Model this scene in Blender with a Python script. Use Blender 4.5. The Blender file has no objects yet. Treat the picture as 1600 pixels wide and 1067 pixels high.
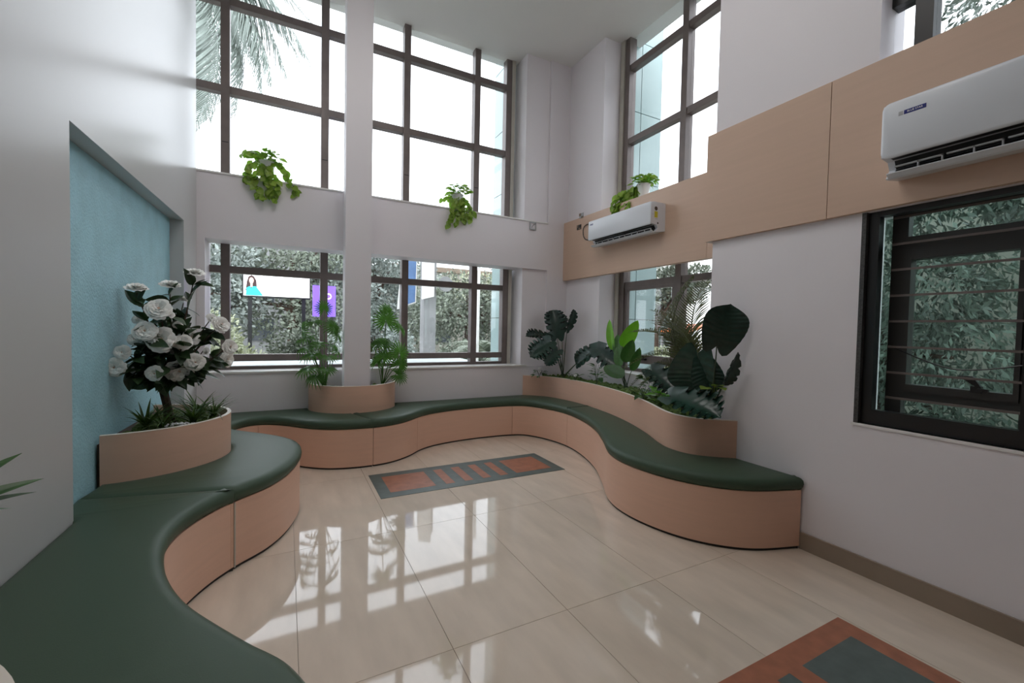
import bpy, bmesh, math, random
from math import sin, cos, pi, radians
from mathutils import Vector, Matrix, Quaternion
from mathutils.geometry import tessellate_polygon

random.seed(11)
SC = bpy.context.scene
COL = SC.collection

# ------------------------------------------------------------------ camera
def camera():
    yaw, pit, rol, f = .482921, .0304630, -.0204578, 673.26
    fw = Vector((sin(yaw)*cos(pit), cos(yaw)*cos(pit), -sin(pit)))
    r = Vector((cos(yaw), -sin(yaw), 0)); d = fw.cross(r)
    r2 = r*cos(rol) + d*sin(rol); d2 = -r*sin(rol) + d*cos(rol)
    cd = bpy.data.cameras.new('camera'); o = bpy.data.objects.new('camera', cd); COL.objects.link(o)
    cd.sensor_fit = 'HORIZONTAL'; cd.sensor_width = 36; cd.lens = f/1600*36
    cd.clip_start = .02; cd.clip_end = 300
    m = Matrix((r2, -d2, -fw)).transposed().to_4x4(); m.translation = (0, 0, 1.4)
    o.matrix_world = m
    SC.camera = o
camera()

# ------------------------------------------------------------------ sky, exposure
W = bpy.data.worlds.new('overcast_sky'); SC.world = W; W.use_nodes = True
bg = W.node_tree.nodes['Background']; bg.inputs[0].default_value = (.90, .96, 1.05, 1); bg.inputs[1].default_value = 2.4
SC.view_settings.view_transform = 'Standard'; SC.view_settings.look = 'None'
SC.view_settings.exposure = 0.96; SC.view_settings.gamma = 1.0; SC.view_settings.use_curve_mapping = False
SC.cycles.use_denoising = True
SC.cycles.max_bounces = 10; SC.cycles.diffuse_bounces = 6; SC.cycles.glossy_bounces = 4
SC.cycles.transparent_max_bounces = 16; SC.cycles.sample_clamp_indirect = 6

# ------------------------------------------------------------------ materials
MATS = {}
def mat(name, col, rough=.5, metal=0., spec=.5, noise=None, bump=0., bscale=40., coat=0., emit=0., stretch=(1, 1, 1), trans=0., rnd=0., ncol=None):
    """principled material: noise=(scale, amount) varies the colour, bump gives fine relief"""
    if name in MATS: return MATS[name]
    m = bpy.data.materials.new(name); m.use_nodes = True; nt = m.node_tree; N = nt.nodes; L = nt.links
    b = N['Principled BSDF']
    b.inputs['Base Color'].default_value = (*col, 1); b.inputs['Roughness'].default_value = rough
    b.inputs['Metallic'].default_value = metal; b.inputs['Specular IOR Level'].default_value = spec
    b.inputs['Coat Weight'].default_value = coat; b.inputs['Coat Roughness'].default_value = .05
    m.diffuse_color = (*col, 1)
    if emit:
        b.inputs['Emission Color'].default_value = (*col, 1); b.inputs['Emission Strength'].default_value = emit
    tc = mp = None
    if noise or bump:
        tc = N.new('ShaderNodeTexCoord'); mp = N.new('ShaderNodeMapping'); mp.inputs['Scale'].default_value = stretch
        L.new(tc.outputs['Object'], mp.inputs[0])
    last = None
    if noise:
        n = N.new('ShaderNodeTexNoise'); n.inputs['Scale'].default_value = noise[0]; n.inputs['Detail'].default_value = 6
        L.new(mp.outputs[0], n.inputs['Vector'])
        r = N.new('ShaderNodeMapRange'); r.inputs[1].default_value = .3; r.inputs[2].default_value = .7
        L.new(n.outputs['Fac'], r.inputs[0])
        mx = N.new('ShaderNodeMix'); mx.data_type = 'RGBA'
        a = noise[1]
        c2 = ncol if ncol else tuple(c*(1+a) for c in col)
        mx.inputs[6].default_value = (*[c*(1-a) for c in col], 1); mx.inputs[7].default_value = (*c2, 1)
        L.new(r.outputs[0], mx.inputs[0]); last = mx.outputs[2]
    if rnd:
        oi = N.new('ShaderNodeObjectInfo'); hs = N.new('ShaderNodeHueSaturation')
        r2 = N.new('ShaderNodeMapRange'); r2.inputs[3].default_value = 1-rnd; r2.inputs[4].default_value = 1+rnd
        L.new(oi.outputs['Random'], r2.inputs[0]); L.new(r2.outputs[0], hs.inputs['Value'])
        if last: L.new(last, hs.inputs['Color'])
        else: hs.inputs['Color'].default_value = (*col, 1)
        last = hs.outputs[0]
    if last: L.new(last, b.inputs['Base Color'])
    if bump:
        n2 = N.new('ShaderNodeTexNoise'); n2.inputs['Scale'].default_value = bscale; n2.inputs['Detail'].default_value = 4
        L.new(mp.outputs[0], n2.inputs['Vector'])
        bp = N.new('ShaderNodeBump'); bp.inputs['Strength'].default_value = bump; bp.inputs['Distance'].default_value = .01
        L.new(n2.outputs['Fac'], bp.inputs['Height']); L.new(bp.outputs[0], b.inputs['Normal'])
    if trans:   # thin leaves let some light through
        t = N.new('ShaderNodeBsdfTranslucent'); t.inputs[0].default_value = (col[0]*1.3, col[1]*1.5, col[2]*.8, 1)
        ms = N.new('ShaderNodeMixShader'); ms.inputs[0].default_value = trans
        out = N['Material Output']
        L.new(b.outputs[0], ms.inputs[1]); L.new(t.outputs[0], ms.inputs[2]); L.new(ms.outputs[0], out.inputs[0])
    MATS[name] = m
    return m

def glass_mat(name, tint, refl=1.0):
    m = bpy.data.materials.new(name); m.use_nodes = True; nt = m.node_tree; N = nt.nodes; L = nt.links
    N.remove(N['Principled BSDF'])
    t = N.new('ShaderNodeBsdfTransparent'); t.inputs[0].default_value = (*tint, 1)
    g = N.new('ShaderNodeBsdfGlossy'); g.inputs['Roughness'].default_value = .0
    lw = N.new('ShaderNodeLayerWeight'); lw.inputs[0].default_value = .5
    pw = N.new('ShaderNodeMath'); pw.operation = 'POWER'; pw.inputs[1].default_value = 5
    ma = N.new('ShaderNodeMath'); ma.operation = 'MULTIPLY_ADD'; ma.inputs[1].default_value = .9; ma.inputs[2].default_value = .04*refl
    mx = N.new('ShaderNodeMixShader')
    L.new(lw.outputs['Facing'], pw.inputs[0]); L.new(pw.outputs[0], ma.inputs[0]); L.new(ma.outputs[0], mx.inputs[0])
    L.new(t.outputs[0], mx.inputs[1]); L.new(g.outputs[0], mx.inputs[2])
    L.new(mx.outputs[0], N['Material Output'].inputs[0])
    MATS[name] = m
    return m

M_wall = mat('white_paint', (.80, .765, .795), .45, noise=(1.2, .015), bump=.03, bscale=60)
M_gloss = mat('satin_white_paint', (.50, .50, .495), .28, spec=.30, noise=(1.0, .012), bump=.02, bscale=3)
M_ceil = mat('ceiling_paint', (.78, .77, .75), .7, bump=.02)
M_blue = mat('blue_textured_plaster', (.345, .60, .68), .5, noise=(7, .08), bump=.6, bscale=95, stretch=(1, 1, .7))
M_lam = mat('peach_laminate', (.76, .485, .36), .42, noise=(3, .025), bump=.02, bscale=120, stretch=(1, 1, 14))
M_band = mat('beech_laminate', (.62, .435, .325), .45, noise=(3, .022), stretch=(1, .6, 12))
M_edge = mat('pale_edge_banding', (.86, .78, .70), .4)
M_cush = mat('green_leatherette', (.055, .088, .058), .46, spec=.25, bump=.08, bscale=350)
M_dark = mat('black_toe_kick', (.012, .011, .010), .6)
M_tile = mat('polished_beige_tile', (.68, .575, .475), .045, noise=(2.2, .09), stretch=(3.5, .9, 1), spec=.6, rnd=.03)
M_grout = mat('grout', (.36, .31, .26), .8)
M_base = mat('brown_skirting_tile', (.30, .235, .18), .2, noise=(4, .08))
M_alu = mat('bronze_aluminium', (.17, .14, .13), .42, metal=.2, noise=(8, .1))
M_palealu = mat('pale_aluminium', (.52, .50, .44), .4, metal=.3, noise=(6, .06))
M_darkalu = mat('dark_bronze_aluminium', (.035, .034, .032), .4)
M_black = mat('black_aluminium', (.010, .010, .011), .35)
M_gran = mat('dark_granite', (.055, .052, .052), .35, noise=(120, .5))
M_sill = mat('white_sill_stone', (.80, .79, .77), .25, noise=(12, .05))
M_glass = glass_mat('window_glass', (.90, .905, .90))
M_tint = glass_mat('green_tinted_glass', (.66, .74, .71))
M_fin = mat('teal_cladding_glass', (.36, .47, .46), .15, noise=(.7, .06))
M_acw = mat('white_plastic', (.72, .75, .80), .25)
M_acg = mat('grey_plastic', (.42, .43, .45), .35)
M_acd = mat('dark_outlet', (.015, .016, .018), .5)
M_teal = mat('slate_green_mat', (.095, .125, .118), .45, noise=(14, .15), bump=.05)
M_terra = mat('terracotta_mat', (.36, .135, .075), .45, noise=(14, .15), bump=.05)
M_bark = mat('brown_bark', (.075, .045, .03), .8, noise=(30, .3), bump=.4, bscale=40)
M_stem = mat('dark_green_stem', (.035, .06, .03), .5)
M_moss = mat('green_moss', (.075, .125, .022), .9, noise=(35, .5), bump=.5, bscale=80)
M_lf_dark = mat('dark_waxy_leaf', (.014, .042, .030), .27, noise=(6, .25), rnd=.3)
M_lf_vein = mat('ribbed_waxy_leaf', (.016, .050, .036), .25, noise=(6, .25), rnd=.3, coat=.08)
M_lf_rose = mat('deep_green_leaf', (.034, .062, .026), .34, noise=(8, .25), rnd=.4, trans=.12)
M_lf_mid = mat('mid_green_leaf', (.040, .115, .025), .4, noise=(8, .2), rnd=.3, trans=.15)
M_lf_fan = mat('fan_palm_green', (.070, .185, .030), .38, noise=(8, .2), rnd=.35, trans=.2)
M_lf_bright = mat('bright_green_leaf', (.14, .36, .028), .38, noise=(5, .15), rnd=.12, trans=.3)
M_lf_pothos = mat('pothos_leaf', (.15, .32, .035), .38, noise=(25, .35), rnd=.35, trans=.4, ncol=(.50, .60, .12))
M_lf_lime = mat('lime_green_leaf', (.20, .29, .05), .4, noise=(10, .2), rnd=.2, trans=.25)
M_grass = mat('grassy_leaf', (.070, .125, .028), .45, noise=(8, .3), rnd=.4, trans=.15)
M_frond = mat('olive_frond', (.085, .10, .035), .5, noise=(8, .25), rnd=.4, trans=.15)
M_petal = mat('white_petal', (.93, .92, .89), .6)
M_heart = mat('pink_flower_heart', (.62, .42, .32), .6)
M_pot = mat('white_pot', (.78, .79, .80), .35)
M_peb = mat('white_pebble', (.72, .72, .74), .4, rnd=.2)
M_ground = mat('pale_paving', (.34, .34, .31), .9, noise=(.6, .2))
M_tree = mat('hazed_tree_leaf', (.23, .265, .20), .6, rnd=.3, noise=(1.2, .45))  # M_tree to M_tree3: outdoor haze and glare put into pale leaf colours
M_tree2 = mat('hazed_yellow_green_leaf', (.34, .36, .24), .6, rnd=.3, noise=(1.2, .45))
M_tree3 = mat('hazed_grey_green_leaf', (.30, .34, .31), .6, rnd=.3, noise=(1.2, .4))
M_treeR = mat('glossy_tree_leaf', (.115, .150, .120), .4, rnd=.3, noise=(1.5, .5))
M_coco = mat('coconut_leaf', (.24, .28, .245), .5, noise=(2, .2))
M_conc = mat('grey_concrete', (.30, .30, .30), .9, noise=(2, .15))
M_beige = mat('beige_render', (.33, .315, .27), .9, noise=(1, .12))
M_brownb = mat('brown_band', (.23, .175, .13), .8)
M_whitep = mat('white_board', (.80, .78, .74), .6)
M_ledge = mat('pale_ledge_concrete', (.42, .46, .45), .7, noise=(2, .15))
M_bluep = mat('blue_banner', (.16, .28, .52), .6, noise=(3, .2))
M_winD = mat('dark_pane', (.06, .07, .08), .1)

# ------------------------------------------------------------------ object helpers
def mesh(name, verts, faces, mats=None, idx=None, smooth=False, angle=None):
    me = bpy.data.meshes.new(name); me.from_pydata([tuple(v) for v in verts], [], faces)
    for m in (mats if isinstance(mats, (list, tuple)) else [mats]):
        if m: me.materials.append(m)
    if idx: me.polygons.foreach_set('material_index', idx)
    if smooth:
        me.polygons.foreach_set('use_smooth', [True]*len(me.polygons))
        if angle: me.set_sharp_from_angle(angle=radians(angle))
    me.update()
    return me

class MB:
    """collects shapes and links them as ONE mesh object"""
    def __init__(s): s.v = []; s.f = []
    def add(s, v, f):
        k = len(s.v); s.v += [tuple(p) for p in v]; s.f += [tuple(i+k for i in q) for q in f]; return s
    def box(s, a, b):
        (x0, y0, z0), (x1, y1, z1) = a, b
        v = [(x, y, z) for z in (z0, z1) for x, y in ((x0, y0), (x1, y0), (x1, y1), (x0, y1))]
        return s.add(v, [(3, 2, 1, 0), (4, 5, 6, 7), (0, 1, 5, 4), (1, 2, 6, 5), (2, 3, 7, 6), (3, 0, 4, 7)])
    def tube(s, pts, rad, n=6, cap=True):
        pts = [Vector(p) for p in pts]; m = len(pts); v = []; f = []
        rad = rad if isinstance(rad, (list, tuple)) else [rad]*m
        up = Vector((0, 0, 1))
        for i, p in enumerate(pts):
            t = (pts[min(i+1, m-1)]-pts[max(i-1, 0)]).normalized()
            a = t.cross(up if abs(t.z) < .95 else Vector((1, 0, 0))).normalized(); b = t.cross(a)
            for j in range(n):
                w = 2*pi*j/n; v.append(p+(a*cos(w)+b*sin(w))*rad[i])
        for i in range(m-1):
            for j in range(n):
                k = (j+1) % n; f.append((i*n+j, i*n+k, i*n+n+k, i*n+n+j))
        if cap: f.append(tuple(range(n))); f.append(tuple(range((m-1)*n, m*n))[::-1])
        return s.add(v, f)
    def prism(s, loop, z0, z1):
        n = len(loop); v = [(x, y, z0) for x, y in loop]+[(x, y, z1) for x, y in loop]
        tri = tessellate_polygon([[Vector((x, y, 0)) for x, y in loop]])
        f = [tuple(t) for t in tri]+[tuple(i+n for i in t)[::-1] for t in tri]
        f += [(i, (i+1) % n, n+(i+1) % n, n+i) for i in range(n)]
        return s.add(v, f)
    def lathe(s, prof, c=(0, 0, 0), n=20):
        v = []; f = []; m = len(prof)
        for i in range(n):
            a = 2*pi*i/n
            for r, z in prof: v.append((c[0]+r*cos(a), c[1]+r*sin(a), c[2]+z))
        for i in range(n):
            for j in range(m-1):
                k = (i+1) % n; f.append((i*m+j, k*m+j, k*m+j+1, i*m+j+1))
        return s.add(v, f)
    def build(s, name, m, parent=None, smooth=False, angle=35, fix=True):
        me = mesh(name, s.v, s.f, m)
        if fix:
            bm = bmesh.new(); bm.from_mesh(me); bmesh.ops.recalc_face_normals(bm, faces=bm.faces); bm.to_mesh(me); bm.free()
        if smooth:
            me.polygons.foreach_set('use_smooth', [True]*len(me.polygons)); me.set_sharp_from_angle(angle=radians(angle))
        return obj(name, me, parent)

def obj(name, me, parent=None):
    o = bpy.data.objects.new(name, me); COL.objects.link(o)
    if parent:
        o.parent = parent
        o.location = -Vector(parent.location) if me is not None else (0, 0, 0)
    return o
def tag(o, label, cat, group=None, kind=None):
    o['label'] = label
    if cat: o['category'] = cat
    if group: o['group'] = group
    if kind: o['kind'] = kind
    return o
def thing(name, loc, label, cat, group=None, kind=None):
    o = bpy.data.objects.new(name, None); COL.objects.link(o); o.location = loc; o.empty_display_size = .1
    return tag(o, label, cat, group, kind)
def struct(o, label, cat='room part'):
    return tag(o, label, cat, kind='structure')
def frame_of(base, d, nrm, scale=1.0, sx=None):
    y = Vector(d).normalized(); z = Vector(nrm); z = (z-y*z.dot(y))
    if z.length < 1e-4: z = y.orthogonal()
    z.normalize(); x = y.cross(z)
    m = Matrix((x*(sx or scale), y*scale, z*scale)).transposed().to_4x4(); m.translation = base
    return m
def put(name, me, parent, base, d, nrm, scale=1.0, sx=None):
    o = bpy.data.objects.new(name, me); COL.objects.link(o); o.parent = parent
    m = frame_of(Vector(base)-Vector(parent.location), d, nrm, scale, sx); o.matrix_basis = m
    return o
def rv(a=1.0): return Vector((random.uniform(-a, a), random.uniform(-a, a), random.uniform(-a, a)))
def bez(p0, p1, p2, n=7):
    p0, p1, p2 = Vector(p0), Vector(p1), Vector(p2)
    return [p0*(1-t)**2+p1*2*t*(1-t)+p2*t*t for t in [i/(n-1) for i in range(n)]]

# ------------------------------------------------------------------ dimensions
CZ = 5.2          # ceiling
YB = 5.285        # back wall face
YW = 5.58         # back window plane
XN = 2.99         # near right wall face
XF = 3.66         # far right wall face (alcove with the window)
XW = 3.95         # far right window plane
YE = 2.313        # where the near right wall ends
YS = -3.6         # wall behind the camera
def xl(y): return -.885+.03*(y-2.3)
XFMIN = -1.0

# ================================================================== STRUCTURE
# floor: slab with polished tiles, joints recessed
fl = MB().box((-1.3, YS-.2, -.20), (4.2, 5.8, -.006)).build('floor', M_grout)
struct(fl, 'polished beige tiled floor with thin joints', 'floor')
full = None
k = 0
for i in range(-2, 7):
    for j in range(-5, 4):
        x0, x1 = .05+.6*i, .65+.6*i; y0, y1 = 1.73+1.2*j, 2.93+1.2*j
        x0, x1 = max(x0, -1.05), min(x1, 3.68); y0, y1 = max(y0, YS), min(y1, YB)
        if x1-x0 < .05 or y1-y0 < .05: continue
        g = .0012
        w, h = x1-x0-2*g, y1-y0-2*g
        me = None
        if abs(w-(.6-2*g)) < 1e-6 and abs(h-(1.2-2*g)) < 1e-6:
            if full is None: full = mesh('floor_tile', *(lambda b: (b.v, b.f))(MB().box((0, 0, -.006), (w, h, 0))), M_tile)
            me = full
        else:
            me = mesh('floor_tile', *(lambda b: (b.v, b.f))(MB().box((0, 0, -.006), (w, h, 0))), M_tile)
        t = bpy.data.objects.new('floor_tile', me); COL.objects.link(t); t.parent = fl; t.location = (x0+g, y0+g, 0)

c = MB().box((-1.3, YS-.2, CZ), (4.2, 5.75, CZ+.2)).build('ceiling', M_ceil); struct(c, 'plain off-white flat ceiling', 'ceiling')

struct(MB().box((-1.25, YS, 2.85), (XN, -.7, 3.05)).box((-1.25, -.75, 3.05), (XN, -.7, CZ)).build('added_low_ceiling', M_ceil), 'unseen lower ceiling and upstand added over the hall rear to cut bounce', 'ceiling')  # added out of view to cut light bouncing from behind the camera

# left wall, slightly out of parallel, with a blue recess
AY0, AY1, AZ = 2.69, 4.78, 2.30
def wl_slab(b, y0, y1, z0, z1, d0=0., d1=.30):
    lp = [(xl(y0)-d0, y0), (xl(y1)-d0, y1), (xl(y1)-d1, y1), (xl(y0)-d1, y0)]
    b.prism(lp, z0, z1)
b = MB()
wl_slab(b, YS, AY0, 0, CZ); wl_slab(b, AY0, AY1, AZ, CZ); wl_slab(b, AY1, YB, 0, CZ)
wl_slab(b, AY0, AY1, 0, AZ, .12, .30)
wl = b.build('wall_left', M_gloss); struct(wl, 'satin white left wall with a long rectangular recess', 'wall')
b = MB(); wl_slab(b, AY0+.002, AY1-.002, .0, AZ-.002, .10, .119)
bp = b.build('recess_panel', M_blue, wl); bp['label'] = 'pale blue textured plaster panel in the wall recess'

# unseen wall behind the camera, coloured dark to cut bounced light
struct(MB().box((-1.3, YS-.2, 0), (4.2, YS, CZ)).build('wall_front', M_brownb), 'brown panelled wall across the rear of the hall', 'wall')

# back wall: parapet, spandrel beam, pillar between window and corner
WX0, WX1 = -.727, 2.93
b = MB()
b.box((-1.3, YB, 0), (4.2, YB+.30, .872))                  # under the window
b.box((-1.3, YB, .872), (WX0, YB+.36, 2.245))              # left of the lower window
b.box((WX1, YB+.035, .872), (3.318, YB+.36, 2.245))        # inset pillar
b.box((3.318, YB, .872), (4.2, YB+.36, 2.245))
b.box((-1.3, YB, 2.245), (4.2, YB+.30, 2.90))              # spandrel
b.box((WX1+.01, YB+.03, 2.90), (3.318, YB+.36, CZ))        # upper pillar
b.box((3.318, YB, 2.90), (4.2, YB+.36, CZ))
b.box((-1.35, YB, 2.90), (-1.08, YB+.36, CZ))
wb = b.build('wall_back', M_wall); struct(wb, 'lavender-white rear wall framing the tall windows', 'wall')
led = MB().box((-1.08, YB-.012, 2.90), (3.318, YW-.03, 2.917)).build('trim_1', M_sill); struct(led, 'thin white ledge capping the spandrel under the upper windows', 'trim')
sl = MB().box((WX0, YB-.015, .872), (3.0, YW-.03, .890)).build('trim_2', M_sill); struct(sl, 'thin white stone sill under the lower rear windows', 'trim')
# junction box on spandrel
jb = thing('junction_box', (3.06, YB, 2.82), 'small empty white switch box on the spandrel near the corner', 'switch box')
MB().box((3.01, YB-.02, 2.785), (3.11, YB, 2.80)).box((3.01, YB-.02, 2.88), (3.11, YB, 2.895)).box((3.01, YB-.02, 2.80), (3.02, YB, 2.88)).box((3.10, YB-.02, 2.80), (3.11, YB, 2.88)).build('frame', M_acg, jb)
MB().box((3.02, YB-.006, 2.80), (3.10, YB-.001, 2.88)).build('back_plate', M_wall, jb)
MB().tube([(3.04, YB-.012, 2.81), (3.05, YB-.015, 2.84), (3.085, YB-.012, 2.87)], .003).build('wire', M_black, jb)

# column standing in the round planter
cx0, cx1, cy0 = .557, .826, 4.95
struct(MB().box((cx0, cy0, 0), (cx1, cy0+.20, CZ)).build('column', M_wall), 'square white column rising to the ceiling in front of the rear windows', 'column')
struct(MB().box((cx0+.02, cy0+.20, 0), (cx1-.02, YB, .872)).box((cx0+.02, cy0+.20, 2.245), (cx1-.02, YB, 2.90)).build('trim_3', M_wall), 'white plaster infill tying the column to the rear wall', 'trim')

# right walls
b = MB()
NW0, NW1, NZ0, NZ1 = -.02, 1.31, .885, 2.115       # near lower window opening
UW0, UW1, UZ0 = .45, 1.262, 2.93
T = XN+.28
b.box((XN, NW1, 0), (T, YE, UZ0)); b.box((XN, UW1, UZ0), (T, YE, CZ))
b.box((XN, NW0, 0), (T, NW1, NZ0)); b.box((XN, UW0, NZ1), (T, NW1, UZ0))
b.box((XN, YS, 0), (T, NW0, NZ1)); b.box((XN, YS, NZ1), (T, UW0, CZ))
b.box((T, YE-.25, 0), (XW+.15, YE, CZ))             # return wall
wr = b.build('wall_right', M_wall); struct(wr, 'lavender-white right wall with the barred window', 'wall')
b = MB()
JY = 4.53
b.box((XF, JY, 0), (XW+.15, YB, CZ))                # pier at the corner
b.box((XF, YE, 0), (XW+.05, JY, .872))              # parapet
b.box((XF, YE, 2.36), (XW+.02, JY, 2.90))          # spandrel behind the wood band
wfr = b.build('wall_alcove', M_wall); struct(wfr, 'lavender-white alcove wall on the right beside the corner', 'wall')
struct(MB().box((XF-.01, YE, .872), (XW-.03, JY, .889)).build('trim_4', M_sill), 'white stone sill of the right alcove window behind the plants', 'trim')

# skirting
struct(MB().box((XN-.012, YS, 0), (XN, 1.575, .105)).box((XN-.014, YS, .105), (XN, 1.575, .110)).build('baseboard_right', M_base), 'brown tile skirting along the right wall', 'baseboard')

# wooden bands (separate laminate sheets)
tr = thing('trim_5', (3.59, 3.8, 2.11), 'beech laminate band across the alcove wall under the upper window', 'wall cladding', kind='structure')
for y0, y1, z0, z1 in ((2.37, 2.84, 2.113, 2.945), (2.845, YB-.001, 2.113, 2.945)):
    MB().box((3.59, y0, z0), (XF, y1, z1)).build('panel', M_band, tr)
MB().box((XF, YE, 2.92), (XW-.03, JY, 2.945)).build('ledge', M_band, tr)
tr = thing('trim_6', (2.96, 1, 2.11), 'beech laminate band along the right wall above the barred window', 'wall cladding', kind='structure')
for y0, y1 in ((1.487, 2.362), (.28, 1.483), (-.92, .276), (-2.1, -.924)):
    MB().box((2.955, y0, 2.118), (XN-.001, y1, 2.950)).build('panel', M_band, tr)
MB().box((XN-.001, YE+.001, 2.118), (3.588, YE+.049, 2.950)).build('return_panel', M_band, tr)
# socket cut-outs
for z, y, lab in ((2.785, 4.91, 'open square socket cut-out in the wood band beside the air conditioner'), (2.935, 4.86, 'small open socket box at the top edge of the wood band by the corner')):
    s = thing('socket_cutout', (3.59, y, z), lab, 'socket')
    MB().box((3.582, y-.045, z), (3.5895, y+.045, z+.065)).build('back_box', M_acd if z < 2.9 else M_acg, s)
    MB().box((3.577, y-.045, z), (3.582, y+.0, z+.02)).box((3.577, y+.01, z+.03), (3.582, y+.045, z+.065)).build('module', M_brownb, s)

# square fill lamps, added above the frame to brighten back wall and floor
M_fill = mat('fill_glow', (1, .97, .94), .5, emit=5.3)
for lx in (.05, 1.15):
    for ly in (1.9, 3.1):
        lt = thing('fill_lamp', (lx, ly, CZ), 'unseen square fill lamp added in the high ceiling', 'fill lamp', 'added fill lamps above the frame')
        MB().box((lx-.31, ly-.31, CZ-.012), (lx-.28, ly+.31, CZ)).box((lx+.28, ly-.31, CZ-.012), (lx+.31, ly+.31, CZ)).box((lx-.28, ly-.31, CZ-.012), (lx+.28, ly-.28, CZ)).box((lx-.28, ly+.28, CZ-.012), (lx+.28, ly+.31, CZ)).build('frame', M_acw, lt)
        MB().box((lx-.28, ly-.28, CZ-.009), (lx+.28, ly+.28, CZ-.001)).build('diffuser', M_fill, lt)

# ------------------------------------------------------------------ windows
def window(name, axis, plane, us, zs, label, face=-1, mw=.082, depth=.09, glass=M_glass, fm=M_alu, edge0=True, edge1=True):
    """grid window. axis 'x': runs along X at Y=plane. us: mullion positions incl. ends, zs transoms incl. ends"""
    w = thing(name, (0, 0, 0), label, 'window', kind='structure')
    def bx(u0, u1, d0, d1, z0, z1):
        if axis == 'x': return ((u0, plane+d0, z0), (u1, plane+d1, z1))
        return ((plane+d0, u0, z0), (plane+d1, u1, z1))
    for i, u in enumerate(us):
        a, c = u-mw/2, u+mw/2
        MB().box(*bx(a, c, -.02, depth, zs[0], zs[-1])).build('mullion', fm, w)
    for j, z in enumerate(zs):
        for i in range(len(us)-1):
            MB().box(*bx(us[i]+mw/2, us[i+1]-mw/2, -.008, depth-.012, z-.038, z+.038)).build('transom', fm, w)
    for j in range(len(zs)-1):
        for i in range(len(us)-1):
            MB().box(*bx(us[i]+mw/2, us[i+1]-mw/2, .040, .043, zs[j]+.038, zs[j+1]-.038)).build('pane', glass, w)
    return w
MU = [-1.06, -.585, .393, 1.348, 2.310, 2.790]
w1 = window('window_1', 'x', YW, MU, [2.92, 3.885, 4.81, CZ+.14], 'tall upper rear window grid with bronze mullions and bright sky')
w2 = window('window_2', 'x', YW, [-.79]+MU[1:], [.885, 1.015, 1.975, 2.34], 'lower rear window grid looking onto trees above the bench')
for w, z0, z1 in ((w1, 2.92, CZ), (w2, .89, 2.245)):
    MB().box((2.832, YW-.03, z0), (2.885, YW+.09, z1)).build('jamb_cover', M_palealu, w)
    for u in MU[1:5]:      # sleeve joints
        if w is w1: MB().box((u-.029, YW-.022, 3.32), (u+.029, YW-.0195, 3.328)).build('sleeve_joint', M_black, w)
RU = [2.42, 3.48, 4.405]
w3 = window('window_3', 'y', XW, RU, [2.945, 3.865, 4.81, CZ+.14], 'tall upper alcove window with bronze mullions above the wood band', depth=.09)
w4 = window('window_4', 'y', XW, RU, [.885, 1.03, 1.995, 2.45], 'lower alcove window behind the planter palms')
for w, z0, z1 in ((w3, 2.945, CZ), (w4, .89, 2.36)):
    MB().box((XW-.04, 4.447, z0), (XW+.09, 4.515, z1)).build('jamb_cover', M_palealu, w)
# opening sash of the lower alcove window
MB().box((XW+.0, 3.53, 1.06), (XW+.05, 3.575, 1.96)).box((XW, 4.32, 1.06), (XW+.05, 4.365, 1.96)).box((XW, 3.575, 1.06), (XW+.05, 4.32, 1.10)).box((XW, 3.575, 1.92), (XW+.05, 4.32, 1.96)).build('sash', M_alu, w4)
MB().box((XW-.05, 3.93, 1.04), (XW, 3.99, 1.06)).box((XW-.05, 3.95, 1.06), (XW-.035, 3.97, 1.09)).build('sash_handle', M_black, w4)

# near barred window
w5 = thing('window_5', (XN, .65, .885), 'black framed window with horizontal security bars looking onto leaves', 'window', kind='structure')
b = MB()
b.box((XN-.003, NW1-.022, NZ0-.012), (XN+.10, NW1, NZ1)).box((XN-.003, NW0, NZ0-.012), (XN+.10, NW0+.022, NZ1)).build('stone_surround', M_gran, w5)
MB().box((XN-.006, NW0, NZ0-.016), (XN+.04, NW1+.012, NZ0)).build('stone_sill', M_sill, w5)
b = MB(); X0, X1 = XN+.03, XN+.085
b.box((X0, NW1-.072, NZ0), (X1, NW1-.022, NZ1)).box((X0, NW0+.022, NZ0), (X1, NW0+.105, NZ1))
b.box((X0, NW0+.105, NZ0), (X1, NW1-.072, NZ0+.085)).box((X0, NW0+.105, NZ1-.03), (X1, NW1-.072, NZ1))
b.box((X0, .585, NZ0+.085), (X1, .665, NZ1-.03))
b.build('outer_frame', M_black, w5)
for z in (2.082, 1.930, 1.783, 1.634, 1.486, 1.338, 1.189, 1.042):
    MB().box((3.115, NW0+.10, z-.006), (3.125, NW1-.10, z+.006)).build('security_bar', M_alu, w5)
X0, X1 = 3.18, 3.235
for (y0, y1) in ((.665, 1.238), (.045, .585)):
    MB().box((X0, y1-.075, NZ0+.03), (X1, y1, NZ1)).box((X0, y0-.06, NZ0+.03), (X1, y0+.04, NZ1)).box((X0, y0+.04, 1.865), (X1, y1-.075, 1.975)).box((X0, y0+.04, 2.10), (X1, y1-.075, 2.115)).box((X0, y0+.04, 1.035), (X1, y1-.075, 1.085)).build('window_frame', M_darkalu, w5)
    MB().box((X0-.015, y1-.098, 1.085), (X1, y1-.075, 1.865)).box((X0-.015, y0+.04, 1.085), (X1, y0+.06, 1.865)).box((X0-.015, y0+.06, 1.085), (X1, y1-.098, 1.125)).box((X0-.015, y0+.06, 1.84), (X1, y1-.098, 1.865)).build('sash', M_darkalu, w5)
    for z0, z1 in ((NZ0+.03, 1.035), (1.085, 1.865), (1.975, 2.10)):
        MB().box((X1-.02, y0+.04, z0), (X1-.017, y1-.075, z1)).build('pane', M_tint, w5)
    MB().box((X1-.02, y1, NZ0+.03), (X1-.017, y1+.068, NZ1)).build('pane', M_tint, w5)
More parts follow.
